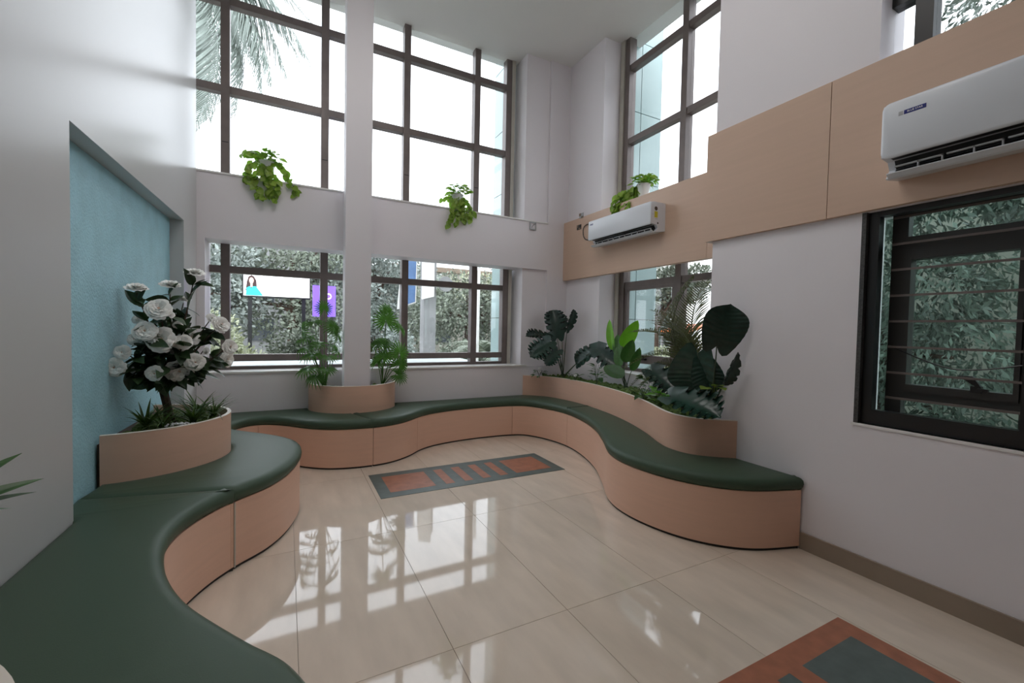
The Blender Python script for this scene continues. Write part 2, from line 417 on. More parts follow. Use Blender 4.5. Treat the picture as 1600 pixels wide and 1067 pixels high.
MB().box((3.15, .83, 1.115), (3.18, .87, 1.15)).box((3.13, .80, 1.125), (3.15, .84, 1.14)).add([(3.14, .85, 1.15), (3.16, .85, 1.15), (3.16, .92, 1.20), (3.14, .92, 1.20), (3.14, .83, 1.15), (3.16, .83, 1.15), (3.16, .86, 1.20), (3.14, .86, 1.20)], [(0, 1, 2, 3), (4, 5, 6, 7), (0, 4, 7, 3), (1, 5, 6, 2), (3, 2, 6, 7), (0, 1, 5, 4)]).build('latch_handle', M_black, w5)
cab = MB().tube([(3.14, 1.215, 1.345)]+bez((3.14, 1.16, 1.318), (3.14, .99, 1.235), (3.14, .94, 1.232), 5)+bez((3.14, .90, 1.23), (3.14, .8, 1.232), (3.14, .60, 1.30), 6), .004).build('cable', M_black)
tag(cab, 'thin black cable drooping behind the bars of the dark window', 'cable')
# near upper window
w6 = thing('window_6', (XN, 0, 2.95), 'upper right window with a thick black mullion above the wood band', 'window', kind='structure')
MB().box((XN+.12, 1.075, UZ0), (XN+.22, 1.155, CZ)).build('mullion', M_black, w6)
MB().box((XN+.12, 1.155, 3.30), (XN+.20, UW1, 3.42)).box((XN+.12, UW0, 3.86), (XN+.20, 1.075, 3.94)).build('transom', M_black, w6)
for y0, y1, z0, z1 in ((1.155, UW1, UZ0, 3.30), (1.155, UW1, 3.42, CZ), (UW0, 1.075, UZ0, 3.86), (UW0, 1.075, 3.94, CZ)):
    MB().box((XN+.16, y0, z0), (XN+.163, y1, z1)).build('pane', M_glass, w6)

# ================================================================== BENCH
FRONT = [(-.95, -.25), (-.45, -.05), (.02, .35), (.14, .85), (.03, 1.27), (-.09, 1.448), (-.207, 1.616), (-.31, 1.78), (-.393, 1.974), (-.449, 2.19), (-.462, 2.374), (-.43, 2.55), (-.345, 2.725), (-.24, 2.86), (-.09, 3.01), (.03, 3.25), (.1, 3.58), (.06, 3.88), (-.12, 4.15), (-.36, 4.40), (-.455, 4.58), (-.42, 4.78), (-.30, 4.91), (-.15, 4.90), (.02, 4.76), (.18, 4.575), (.40, 4.43), (.69, 4.375), (.945, 4.41), (1.17, 4.55), (1.37, 4.75), (1.64, 4.88), (2.09, 4.955), (2.63, 4.93), (2.83, 4.77), (2.955, 4.375), (2.935, 3.965), (2.775, 3.46), (2.53, 3.02), (2.34, 2.72), (2.275, 2.45), (2.31, 2.15), (2.43, 1.89), (2.65, 1.685), (2.975, 1.57)]
def catmull(P, n=10):
    P = [Vector(p) for p in P]; out = []
    Q = [P[0]*2-P[1]]+P+[P[-1]*2-P[-2]]
    for i in range(1, len(Q)-2):
        a, b_, c_, d = Q[i-1], Q[i], Q[i+1], Q[i+2]
        for k in range(n):
            t = k/n
            out.append(.5*((2*b_)+(c_-a)*t+(2*a-5*b_+4*c_-d)*t*t+(3*b_-a-3*c_+d)*t**3))
    out.append(P[-1]); return out
def smooth2(P, it=6):
    for _ in range(it):
        P = [P[0]]+[(P[i-1]+P[i]*2+P[i+1])/4 for i in range(1, len(P)-1)]+[P[-1]]
    return P
def resample(P, step):
    out = [P[0]]; acc = 0
    for a, b_ in zip(P, P[1:]):
        L = (b_-a).length
        while acc+L >= step:
            a = a+(b_-a)*((step-acc)/L); L = (b_-a).length; acc = 0; out.append(a)
        acc += L
    if (out[-1]-P[-1]).length > 1e-4: out.append(P[-1])
    return out
FC = resample(smooth2(catmull(FRONT)), .03)
def near_i(p): p = Vector(p); return min(range(len(FC)), key=lambda i: (FC[i]-p).length)
def normals(P, closed=False):
    out = []; n = len(P)
    for i in range(n):
        a = P[(i-1) % n] if closed or i > 0 else P[i]; c_ = P[(i+1) % n] if closed or i < n-1 else P[i]
        t = (c_-a); t = t.normalized() if t.length > 1e-9 else Vector((1, 0)); out.append(Vector((t.y, -t.x)))
    return out
def dens(P, step=.05, closed=False):
    out = []; Q = P+[P[0]] if closed else P
    for a, b_ in zip(Q, Q[1:]):
        n = max(1, int((b_-a).length/step+.5))
        out += [a+(b_-a)*(k/n) for k in range(n)]
    if not closed: out.append(P[-1])
    return out
def arc(cx, cy, rx, ry, a0, a1, n=24): return [Vector((cx+rx*cos(radians(a0+(a1-a0)*i/n)), cy+ry*sin(radians(a0+(a1-a0)*i/n)))) for i in range(n+1)]
V2 = lambda *p: [Vector(q) for q in p]

# right planter front curve (from the near wall to the rear wall)
PRC = resample(smooth2(catmull([(2.985, 2.045), (2.87, 2.13), (2.76, 2.25), (2.735, 2.42), (2.80, 2.62), (2.965, 2.94), (3.145, 3.40), (3.265, 3.91), (3.315, 4.45), (3.24, 4.95), (3.10, 5.16), (2.95, 5.275)]), 4), .03)
pri = lambda p: min(range(len(PRC)), key=lambda i: (PRC[i]-Vector(p)).length)
s1, s2, s3, s4 = near_i((-.25, 2.85)), near_i((-.455, 4.58)), near_i((.766, 4.385)), near_i((2.96, 4.2))
p4 = pri((3.31, 4.22))
PL = (-.95, 3.75, .59, .53); PC = (.69, 5.27, .47, .47); PN = (-.92, .80, .563, .563)
ang_c = 262
mods = [
 ('corner seat section curving along the left white wall beside the camera-side planter', 0, s1,
  V2((-.958, 3.0), (-.964, 2.70), (xl(2.68)+.004, 2.68), (xl(1.36)+.004, 1.36))+arc(*PN, 89, -84)+V2((xl(.22)+.004, .22))),
 ('rounded seat section bulging around the flower tree planter', s1, s2,
  V2((-.907, 4.70), (-.918, 4.29))+arc(*PL, 86.5, -88)+V2((-.958, 3.0))),
 ('seat section curving under the left rear window to the column planter', s2, s3,
  arc(*PC, ang_c, 182)+V2((.215, YB-.006), (-.785, YB-.006), (xl(4.8)+.004, 4.80), (-.903, 4.77), (-.907, 4.70))),
 ('long seat section under the right rear window from column planter to corner', s3, s4,
  PRC[p4:-1]+V2((2.945, YB-.006), (1.165, YB-.006))+arc(*PC, 358, ang_c)),
 ('seat section snaking along the long right planter to the right wall', s4, len(FC)-1,
  V2((2.982, 1.60), (2.982, 2.04))+PRC[2:p4+1]),
]
def off_loop(P, d):
    N = normals(P, True); return [p-n*d for p, n in zip(P, N)]
SEAMS = [near_i((-.233, 4.86)), near_i((1.30, 4.68)), near_i((2.62, 4.94))]
bench_group = 'curved bench sections around the room'
for mi, (lab, a, e, back) in enumerate(mods):
    root = thing('bench_section', (FC[(a+e)//2].x, FC[(a+e)//2].y, 0), 'green padded '+lab, 'bench', bench_group)
    front = FC[a:e+1]
    loop = dens(list(front)+list(back), .05, True)
    # orientation: room is to the right of the front curve, so the loop runs clockwise-normal outwards
    ar = sum(p.x*q.y-q.x*p.y for p, q in zip(loop, loop[1:]+loop[:1]))
    if ar < 0: loop = loop[::-1]
    # cushion
    prof = [(.012, .386), (.001, .392), (-.010, .408), (-.014, .428), (-.010, .448), (.002, .462), (.016, .469), (.038, .473)]
    base = off_loop(loop, .005)
    v = []; f = []; n = len(loop)
    N = normals(base, True)
    for ins, z in prof:
        for p, nn in zip(base, N):
            q = p-nn*ins; v.append((q.x, q.y, z))
    for k in range(len(prof)-1):
        for i in range(n):
            j = (i+1) % n; f.append((k*n+i, k*n+j, k*n+n+j, k*n+n+i))
    kk = (len(prof)-1)*n
    tri = tessellate_polygon([[Vector((*v[kk+i][:2], 0)) for i in range(n)]])
    f += [tuple(kk+i for i in t) for t in tri]
    tri = tessellate_polygon([[Vector((*v[i][:2], 0)) for i in range(n)]])
    f += [tuple(t)[::-1] for t in tri]
    mb = MB(); mb.add(v, f); cu = mb.build('cushion', M_cush, root, smooth=True, angle=50)
    # carcass and toe kick
    car = off_loop(loop, .022)
    MB().prism([(p.x, p.y) for p in car], .018, .384).build('carcass', M_lam, root)
    toe = off_loop(loop, .012)
    MB().prism([(p.x, p.y) for p in toe], 0.0005, .018).build('toe_strip', M_dark, root)
    # curved front panels
    cuts = [a]+sorted(s for s in SEAMS if a < s < e)+[e]
    for i0, i1 in zip(cuts, cuts[1:]):
        seg = FC[i0:i1+1]; NN = normals(FC)[i0:i1+1]
        seg = list(seg)
        t0 = (seg[1]-seg[0]).normalized(); t1 = (seg[-1]-seg[-2]).normalized()
        seg[0] = seg[0]+t0*.002; seg[-1] = seg[-1]-t1*.002
        o_ = [p-n_*.004 for p, n_ in zip(seg, NN)]; i_ = [p-n_*.018 for p, n_ in zip(seg, NN)]
        m = len(seg); v = []
        for z in (.018, .386):
            v += [(p.x, p.y, z) for p in o_]+[(p.x, p.y, z) for p in i_]
        f = []
        for i in range(m-1):
            f += [(i, i+1, 2*m+i+1, 2*m+i), (m+i+1, m+i, 3*m+i, 3*m+i+1), (2*m+i, 2*m+i+1, 3*m+i+1, 3*m+i), (i+1, i, m+i, m+i+1)]
        f += [(0, 2*m, 3*m, m), (m-1, 2*m-1, 4*m-1, 3*m-1)]
        mb = MB(); mb.add(v, f); mb.build('front_panel', M_lam, root, smooth=True, angle=40)
    if mi == 0:
        p = FC[s1]; q = normals(FC)[s1]; t = Vector((-q.y, q.x))
        c4 = [p+q*.001-t*.004, p+q*.001+t*.004, p-q*.02+t*.004, p-q*.02-t*.004]
        tm = MB().prism([(c.x, c.y) for c in c4], .014, .384).build('joint_strip', M_palealu, root); tm['label'] = 'silver joint strip'

# ------------------------------------------------------------------ planters
def planter(name, curve, label, closing, zt=.745, z0=.388, moss_h=.70, th=.022, cuts=()):
    """curved laminate wall from a front curve; closing: points that close the soil outline"""
    root = thing(name, (curve[len(curve)//2].x, curve[len(curve)//2].y, z0), label, 'planter')
    NN = normals(curve)
    c_mid = sum(closing, Vector((0, 0)))/len(closing); m_ = len(curve)//2
    sgn = 1 if NN[m_].dot(c_mid-curve[m_]) > 0 else -1
    ids = [0]+list(cuts)+[len(curve)-1]
    for i0, i1 in zip(ids, ids[1:]):
        P = curve[i0:i1+1]; Q = NN[i0:i1+1]; m = len(P); v = []; f = []
        o_ = P; i_ = [p+n*sgn*th for p, n in zip(P, Q)]
        for z in (z0, zt-.003):
            v += [(p.x, p.y, z) for p in o_]+[(p.x, p.y, z) for p in i_]
        for i in range(m-1):
            f += [(i, i+1, 2*m+i+1, 2*m+i), (m+i+1, m+i, 3*m+i, 3*m+i+1), (2*m+i, 2*m+i+1, 3*m+i+1, 3*m+i), (i+1, i, m+i, m+i+1)]
        f += [(0, 2*m, 3*m, m), (m-1, 2*m-1, 4*m-1, 3*m-1)]
        MB().add(v, f).build('side_panel', M_lam, root, smooth=True, angle=40)
    P = curve; Q = NN; m = len(P); v = []; f = []
    for z in (zt-.003, zt):
        v += [(p.x-n.x*sgn*.001, p.y-n.y*sgn*.001, z) for p, n in zip(P, Q)]+[(p.x+n.x*sgn*th, p.y+n.y*sgn*th, z) for p, n in zip(P, Q)]
    for i in range(m-1):
        f += [(i, i+1, 2*m+i+1, 2*m+i), (m+i+1, m+i, 3*m+i, 3*m+i+1), (2*m+i, 2*m+i+1, 3*m+i+1, 3*m+i), (i+1, i, m+i, m+i+1)]
    f += [(0, 2*m, 3*m, m), (m-1, 2*m-1, 4*m-1, 3*m-1)]
    r = MB().add(v, f).build('rim', M_edge, root, smooth=True, angle=40); r['label'] = 'pale rim edge'
    # moss filling
    inner = [p+n*sgn*(th+.002) for p, n in zip(curve, NN)]
    loop = inner+list(closing)
    MB().prism([(p.x, p.y) for p in loop], z0+.01, moss_h-.02).build('soil', M_bark, root)
    return root, loop
def inside(p, loop):
    c = False; n = len(loop)
    for i in range(n):
        a, b_ = loop[i], loop[i-1]
        if (a.y > p[1]) != (b_.y > p[1]) and p[0] < (b_.x-a.x)*(p[1]-a.y)/(b_.y-a.y)+a.x: c = not c
    return c
def moss(loop, root, z, step=.045, amp=.035, name='moss', avoid=None):
    """bumpy moss cushion made of many small mounds; nobody could count it"""
    xs = [p.x for p in loop]; ys = [p.y for p in loop]; mb = MB()
    x = min(xs)
    while x < max(xs):
        y = min(ys)
        while y < max(ys):
            px, py = x+random.uniform(-.02, .02), y+random.uniform(-.02, .02)
            if all(inside((px+ex, py+ey), loop) for ex, ey in ((.055, 0), (-.055, 0), (0, .055), (0, -.055))) and not (avoid and avoid(px, py)):
                r = random.uniform(.03, .05); h = random.uniform(.3, 1)*amp
                v = [(px, py, z+h)]; ring = 7
                for rr, zz in ((.55, .75), (1.0, 0.0)):
                    for j in range(ring):
                        a_ = 2*pi*j/ring; q = random.uniform(.85, 1.15)
                        v.append((px+r*rr*q*cos(a_), py+r*rr*q*sin(a_), z-.015+(h+.015)*zz))
                f = [(0, 1+j, 1+(j+1) % ring) for j in range(ring)]+[(1+j, 1+ring+j, 1+ring+(j+1) % ring, 1+(j+1) % ring) for j in range(ring)]
                mb.add(v, f)
            y += step
        x += step
    o = mb.build(name, M_moss, root, smooth=True, angle=80); o['kind'] = 'stuff'; o['label'] = 'green moss filling the planter'
    return o
# right long planter
rp, rl = planter('long_planter', PRC, 'long wavy peach laminate planter along the right alcove, full of big leaves', V2((2.96, YB-.01), (XF-.012, YB-.01), (XF-.012, YE+.01), (2.98, YE+.06), (2.98, 2.06)), moss_h=.72, cuts=[pri((2.80, 2.62)), pri((3.24, 4.95))])
moss(rl, rp, .715, amp=.05)
# left planter
lc = arc(*PL, -88.5, 86.5, 40)
lp, ll = planter('round_planter', lc, 'half-round peach planter against the blue recess, holding the flower tree', V2((-.915, 4.27), (-.950, 3.24)), moss_h=.71)
moss(ll, lp, .695, amp=.03)
# column planter
cc = arc(PC[0], PC[1], PC[2], PC[3], 181, 359, 44)
cp, cl = planter('round_planter', cc, 'half-round peach planter wrapped around the white column', V2((PC[0]+PC[2]-.03, YB-.012), (PC[0]-PC[2]+.03, YB-.012)), zt=.752, moss_h=.72)
moss(cl, cp, .70, amp=.03, avoid=lambda x, y: cx0-.05 < x < cx1+.05 and y > cy0-.05)
# near left planter (only its edge shows)
nc = arc(*PN, -84, 88, 40)
np_, nl = planter('round_planter', nc, 'half-round peach planter on the left wall with pointed leaves, mostly out of view', V2((xl(1.33)+.006, 1.33), (xl(.27)+.006, .27)), moss_h=.70)
moss(nl, np_, .69, amp=.03)

# ------------------------------------------------------------------ floor mats
def floor_mat(x0, x1, y0, y1, base, inlay, label, inset=.10):
    root = thing('floor_mat', ((x0+x1)/2, (y0+y1)/2, 0), label, 'floor mat', 'patterned rectangles on the floor')
    MB().box((x0, y0, .0004), (x1, y1, .003)).build('border', base, root)
    L = x1-x0; iy0, iy1 = y0+inset, y1-inset
    def pc(u0, u1, nm): MB().box((x0+u0*L, iy0, .003), (x0+u1*L, iy1, .0036)).build(nm, inlay, root)
    pc(.055, .275, 'square'); pc(.725, .945, 'square')
    for k in range(4): pc(.328+.100*k, .328+.100*k+.046, 'bar')
    return root
floor_mat(.683, 2.476, 3.525, 4.131, M_teal, M_terra, 'slate green floor mat with terracotta squares and bars near the rear bench')
floor_mat(.633, 2.428, .46, 1.092, M_terra, M_teal, 'terracotta floor mat with slate green squares near the right wall')

# ------------------------------------------------------------------ air conditioners
def text_mesh(name, s, size, mt, depth=.0006):
    cu = bpy.data.curves.new(name, 'FONT'); cu.body = s; cu.size = size; cu.align_x = 'CENTER'; cu.align_y = 'CENTER'; cu.extrude = depth
    o = bpy.data.objects.new('tmp', cu); COL.objects.link(o)
    dg = bpy.context.evaluated_depsgraph_get(); me = bpy.data.meshes.new_from_object(o.evaluated_get(dg)); bpy.data.objects.remove(o)
    me.materials.clear(); me.materials.append(mt); me.name = name
    return me
def rrect(w, h, r, n=6):
    out = []
    for cxx, cyy, a0 in ((w-r, h-r, 0), (r, h-r, 90), (r, r, 180), (w-r, r, 270)):
        out += [(cxx+r*cos(radians(a0+90*i/n)), cyy+r*sin(radians(a0+90*i/n))) for i in range(n+1)]
    return out
M_badge = mat('navy_badge', (.012, .02, .20), .3)
M_yel = mat('yellow_label', (.62, .55, .03), .5)
def aircon(y_far, width, z0, h, xw, depth, label, big):
    """wall unit on a wall facing -X; y_far is its end nearest the rear wall"""
    y0, y1 = y_far-width, y_far
    root = thing('air_conditioner', (xw, (y0+y1)/2, z0), label, 'air conditioner', 'split air conditioners on the wood bands')
    k = h/.315; d = depth
    prof = [(0, .02), (0, h), (d*.80, h), (d*.90, h-.006), (d*.93, h-.02), (d*.93, .085*k), (d*.60, .078*k), (d*.50, .045*k), (d*.66, .004*k), (d*.60, 0)]
    v = []; n = len(prof)
    for yy in (y0, y1): v += [(xw-a_, yy, z0+b_) for a_, b_ in prof]
    tri = tessellate_polygon([[Vector((a_, b_, 0)) for a_, b_ in prof]])
    f = [tuple(t) for t in tri]+[tuple(i+n for i in t)[::-1] for t in tri]+[(i, (i+1) % n, n+(i+1) % n, n+i) for i in range(n)]
    MB().add(v, f).build('body', M_acw, root, smooth=True, angle=25)
    # bulging front panel with rounded corners
    hz0 = .075*k; ph = h-hz0-.002; r = .035 if big else .02
    rr = rrect(width, ph, r); n = len(rr); v = []; f = []
    for ins, dx in ((0, d*.915), (0, d*.965), (.004, d*.985), (.012, d)):
        for a_, b_ in rr:
            ca, cb = width/2, ph/2
            a2 = ca+(a_-ca)*(1-ins*2/width); b2 = cb+(b_-cb)*(1-ins*2/ph)
            v.append((xw-dx, y0+a2, z0+hz0+b2))
    for q in range(3):
        for i in range(n):
            j = (i+1) % n; f.append((q*n+i, q*n+j, q*n+n+j, q*n+n+i))
    f.append(tuple(range(3*n, 4*n))); f.append(tuple(range(n))[::-1])
    MB().add(v, f).build('front_panel', M_acw, root, smooth=True, angle=30)
    # outlet and louvres
    MB().add([(xw-d*.61, y0+.03, z0+.0785*k), (xw-d*.61, y1-.03, z0+.0785*k), (xw-d*.51, y1-.03, z0+.0455*k), (xw-d*.51, y0+.03, z0+.0455*k), (xw-d*.91, y1-.03, z0+.0835*k), (xw-d*.91, y0+.03, z0+.0835*k)], [(0, 1, 2, 3), (0, 1, 4, 5)]).build('air_outlet', M_acd, root, fix=False)
    MB().add([(xw-d*.51, y0+.03, z0+.045*k), (xw-d*.51, y1-.03, z0+.045*k), (xw-d*.67, y1-.03, z0+.005*k), (xw-d*.67, y0+.03, z0+.005*k)], [(0, 1, 2, 3)]).build('outlet_floor', M_acd, root, fix=False)
    ns = 5
    for q in range(ns):
        a0 = y0+.035+q*(width-.07)/ns; a1 = a0+(width-.07)/ns-.012
        MB().box((xw-d*.80, a0, z0+.040*k), (xw-d*.74, a1, z0+.046*k)).box((xw-d*.80, a0, z0+.020*k), (xw-d*.75, a0+.006, z0+.046*k)).box((xw-d*.80, (a0+a1)/2-.003, z0+.020*k), (xw-d*.75, (a0+a1)/2+.003, z0+.046*k)).build('louvre', M_acg, root)
    MB().add([(xw-d*.69, y0+.015, z0+.004*k), (xw-d*.69, y1-.015, z0+.004*k), (xw-d*.80, y1-.015, z0+.020*k), (xw-d*.80, y0+.015, z0+.020*k), (xw-d*.72, y0+.015, z0+.001*k), (xw-d*.72, y1-.015, z0+.001*k), (xw-d*.82, y1-.015, z0+.016*k), (xw-d*.82, y0+.015, z0+.016*k)], [(0, 1, 2, 3), (7, 6, 5, 4), (0, 4, 5, 1), (1, 5, 6, 2), (2, 6, 7, 3), (3, 7, 4, 0)]).build('flap', M_acw, root)
    # badge
    bw, bh = (.085, .020) if big else (.06, .018)
    yb_, zb_ = y1-(.135 if big else .07), z0+h-(.075 if big else .05)
    bd = MB().box((xw-d-.0015, yb_-bw/2, zb_-bh/2), (xw-d, yb_+bw/2, zb_+bh/2)).build('badge', M_badge, root); bd['label'] = 'navy maker badge with white lettering'
    t = obj('badge_lettering', text_mesh('badge_lettering', 'BLUE STAR', bh*.62, M_petal, .0003), None)
    t.parent = bd; t.rotation_euler = (pi/2, 0, -pi/2); t.location = (xw-d-.002, yb_, zb_)
    if big:
        MB().box((xw-d-.001, yb_+bw/2+.004, zb_-bh/2), (xw-d, yb_+bw/2+.022, zb_+bh/2)).build('badge_emblem', M_acg, root)
    return root
ac = aircon(4.43, 1.06, 2.45, .315, 3.589, .215, 'white split air conditioner on the alcove wood band below the ivy pot', False)
y0 = 4.43-1.06
st = MB().box((3.43, y0-.0015, 2.60), (3.475, y0, 2.665)).build('energy_label', M_yel, ac); st['label'] = 'yellow energy label on the side'
for zc, rr, col in ((2.695, .022, M_bark), (2.545, .010, M_acd)):
    v = [(3.45+(.0 if col is M_bark else .03)+rr*cos(a*pi/8), y0-.0015, zc+rr*sin(a*pi/8)) for a in range(16)]
    MB().add(v, [tuple(range(16))]).build('side_mark', col, ac, fix=False)
MB().box((3.40, y0-.0012, 2.63), (3.42, y0, 2.634)).build('side_print', M_acg, ac)
MB().box((3.44, y0-.0012, 2.585), (3.475, y0, 2.591)).build('side_print', M_acg, ac)
aircon(1.135, 1.06, 2.225, .372, 2.954, .215, 'white split air conditioner with navy badge on the band above the barred window', True)
cb = MB().tube(bez((3.58, 4.62, 2.81), (3.575, 4.80, 2.84), (3.575, 4.80, 2.75), 7)+bez((3.575, 4.80, 2.73), (3.575, 4.80, 2.60), (3.58, 4.64, 2.60), 7), .006).build('power_cable', M_black)
tag(cb, 'loop of dark cable beside the far air conditioner on the wood band', 'cable')

# ================================================================== PLANT PARTS
def leaf(name, m, L=1., Wd=.4, kind='ovate', bend=.25, fold=.12, n=8, wave=0., lobe=0., slit=0., vein=0.):
    v = []; f = []; S = (-1, -.66, -.33, 0, .33, .66, 1); K = len(S)
    for i in range(n+1):
        t = i/n
        if kind == 'ovate': w = Wd/2*(sin(pi*min(1, t**.75))**.9 if 0 < t < 1 else .02)
        elif kind == 'heart': w = Wd/2*max(.01, sin(pi*(.12+.88*t))**(.60+.55*t**4))
        elif kind == 'paddle': w = Wd/2*max(.02, sin(pi*min(1, .04+.96*t**.8))**.62)
        elif kind == 'blade': w = Wd/2*max(.02, (1-t)**.7*min(1, .55+2*t))
        else: w = Wd/2
        if slit and i % 4 == 2 and .08 < t < .95: ws = w*(1-slit)
        else: ws = w
        for s in S:
            ww = ws if abs(s) == 1 else w
            y = t*L-lobe*sin(pi*abs(s)*.72)*(1-t)**4*L+(.16*L*abs(s)*sin(pi*t) if vein else 0)+(.10*L*abs(s)*sin(pi*t) if slit else 0)
            z = -bend*L*t*t+fold*abs(s)*w*2*.5+(wave*L*sin(t*9+s*2)*abs(s))+(vein*L*sin(pi*i/2)*abs(s)**.4*sin(pi*t)**.4 if s and 0 < t < 1 else 0)
            v.append((s*ww, y, z))
    for i in range(n):
        for j in range(K-1): f.append((i*K+j, i*K+j+1, i*K+K+1+j, i*K+K+j))
    return mesh(name, v, f, m, smooth=True)
def fan_leaf(name, m, n=18, span=290, droop=.35, seed=0):
    rnd = random.Random(seed); v = []; f = []
    for i in range(n):
        a = radians(-span/2+span*i/(n-1)); L = rnd.uniform(.88, 1.05)*(1-.18*abs(i/(n-1)-.5)*2)
        d = Vector((sin(a), cos(a), 0)); p = Vector((cos(a), -sin(a), 0)); hw = .5*span/n*pi/180
        k = len(v)
        for t, w, z in ((.03, .01, 0), (.42, hw*.42*.95, .03), (.72, hw*.42, -.04*droop), (1.0, .004, -.3*droop-rnd.uniform(0, .12)*droop*2)):
            cpt = d*t*L
            v += [cpt-p*w+Vector((0, 0, z+.02*(w > .02))), cpt+Vector((0, 0, z-.03*(w > .02))), cpt+p*w+Vector((0, 0, z+.02*(w > .02)))]
        for q in range(3):
            for j in range(2): f.append((k+q*3+j, k+q*3+j+1, k+q*3+4+j, k+q*3+3+j))
    return mesh(name, v, f, m, smooth=False)
def frond(name, m, L=1., Wd=.5, n=26, droop=.35, seed=0, vee=.3, lw=.016):
    """feather frond along +Y arching down at its tip"""
    rnd = random.Random(seed); v = []; f = []
    mb = MB()
    pt = lambda t: Vector((0, L*t*(1-.12*t*droop), L*(.18*sin(pi*t*.8)-droop*t*t*.6)))
    mb.tube([pt(i/8) for i in range(9)], [.010*L*(1-.8*i/8) for i in range(9)], 5)
    for i in range(n):
        t = .14+.86*i/(n-1); c_ = pt(t); l = Wd*(.25+.75*sin(pi*min(1, .12+t*.86)))*rnd.uniform(.9, 1.1)
        tan = (pt(min(1, t+.02))-pt(t-.02)).normalized()
        for s in (-1, 1):
            d = (Vector((s, 0, vee*rnd.uniform(.4, 1.2)))+tan*(.5+.9*t)).normalized()
            w = tan*(lw*L)
            mid = c_+d*l*.5+Vector((0, 0, .02*L)); tip = c_+d*l+Vector((0, 0, -.16*l))
            mb.add([c_-w*.7, c_+w*.7, mid+w, mid-w, tip], [(0, 1, 2, 3), (3, 2, 4)])
    return mesh(name, mb.v, mb.f, m)

# ---------------------------------------------------------------- flower tree
def flower_mesh(seed):
    rnd = random.Random(seed); v = []; f = []; idx = []
    for ring, (cnt, r0, r1, tilt, pw) in enumerate(((10, .10, 1.0, .05, .30), (10, .08, .88, .25, .29), (9, .07, .74, .45, .27), (8, .06, .60, .70, .25), (6, .04, .46, .95, .24), (5, .03, .30, 1.2, .2))):
        for i in range(cnt):
            a = 2*pi*(i+.5*(ring % 2))/cnt+rnd.uniform(-.12, .12); d = Vector((cos(a), sin(a), 0)); p = Vector((-sin(a), cos(a), 0))
            R = r1*rnd.uniform(.9, 1.05); k = len(v); ti = tilt*rnd.uniform(.8, 1.2)
            for t, w in ((0, .25), (.45, .9), (.85, 1.0), (1.0, .62)):
                c_ = d*(r0+(R-r0)*t*cos(ti))+Vector((0, 0, (R-r0)*t*sin(ti)+.03*ring))
                lift = .10*R*(t > .4)
                v += [c_-p*w*pw*R/.8+Vector((0, 0, lift*.2)), c_+Vector((0, 0, lift*.6)), c_+p*w*pw*R/.8+Vector((0, 0, -lift*.5))]
            for q in range(3):
                for j in range(2): f.append((k+q*3+j, k+q*3+j+1, k+q*3+4+j, k+q*3+3+j)); idx.append(0)
    k = len(v); z = .26
    v += [(.12*cos(a*pi/3), .12*sin(a*pi/3), z) for a in range(6)]+[(0, 0, z+.07)]
    for a in range(6): f.append((k+a, k+(a+1) % 6, k+6)); idx.append(1)
    return mesh('flower', v, f, [M_petal, M_heart], idx, smooth=True)
FLM = [flower_mesh(s) for s in range(3)]
def sepal(): return leaf('sepal', M_lf_rose, 1, .8, 'ovate', .1, .3, 4)
FL = [(-0.554,3.621,1.730,0.071),(-0.704,3.713,1.646,0.073),(-0.851,3.572,1.607,0.070),(-0.636,3.738,1.553,0.051),(-0.708,3.432,1.473,0.083),(-0.774,3.422,1.335,0.073),(-0.851,3.531,1.281,0.048),(-0.702,3.462,1.281,0.094),(-0.578,3.599,1.291,0.071),(-0.599,3.505,1.265,0.058),(-0.630,3.571,1.216,0.065),(-0.537,3.506,1.133,0.069),(-0.626,3.535,1.075,0.091),(-0.734,3.447,1.071,0.057),(-0.925,3.45,1.112,0.068),(-0.890,3.45,1.204,0.052),(-0.862,3.508,1.088,0.027),(-0.721,3.556,1.394,0.027),(-0.669,3.526,1.441,0.027),(-0.409,3.640,1.383,0.072),(-0.348,3.559,1.232,0.059),(-0.392,3.810,1.128,0.069),(-0.467,3.692,1.427,0.045),(-0.635,3.549,1.375,0.032),(-0.517,3.814,1.191,0.035),(-0.849,3.611,1.410,0.044)]
TB = Vector((-.715, 3.66, .70))
ft = thing('flower_tree', TB, 'small tree with dark leaves and large white flowers in the left planter', 'flowering tree')
fork = Vector((-.69, 3.62, 1.02))
MB().tube([TB, TB+Vector((.004, -.01, .12)), TB+Vector((-.012, -.02, .22)), fork], [.022, .024, .026, .022], 8).build('trunk', M_bark, ft, smooth=True)
MB().tube([TB+Vector((.05, -.03, 0)), TB+Vector((.03, -.02, .07)), TB+Vector((.01, 0, .16))], [.012, .012, .010], 6).build('side_shoot', M_bark, ft, smooth=True)
LFR = [leaf('leaf', M_lf_rose, 1, .52, 'ovate', b_, f_, 6) for b_, f_ in ((.15, .3), (.3, .2), (.05, .45))]
camv = Vector((0, 0, 1.4))
nleaf = 0
def rose_leaf(p, d):
    global nleaf
    p = Vector(p); d = Vector(d); p.x = max(p.x, -.90)
    if p.x < -.84 and d.x < 0: d.x = -d.x*.3
    put('leaf', random.choice(LFR), ft, p, d, Vector((0, -.4, 1))+rv(.8), random.uniform(.085, .145)); nleaf += 1
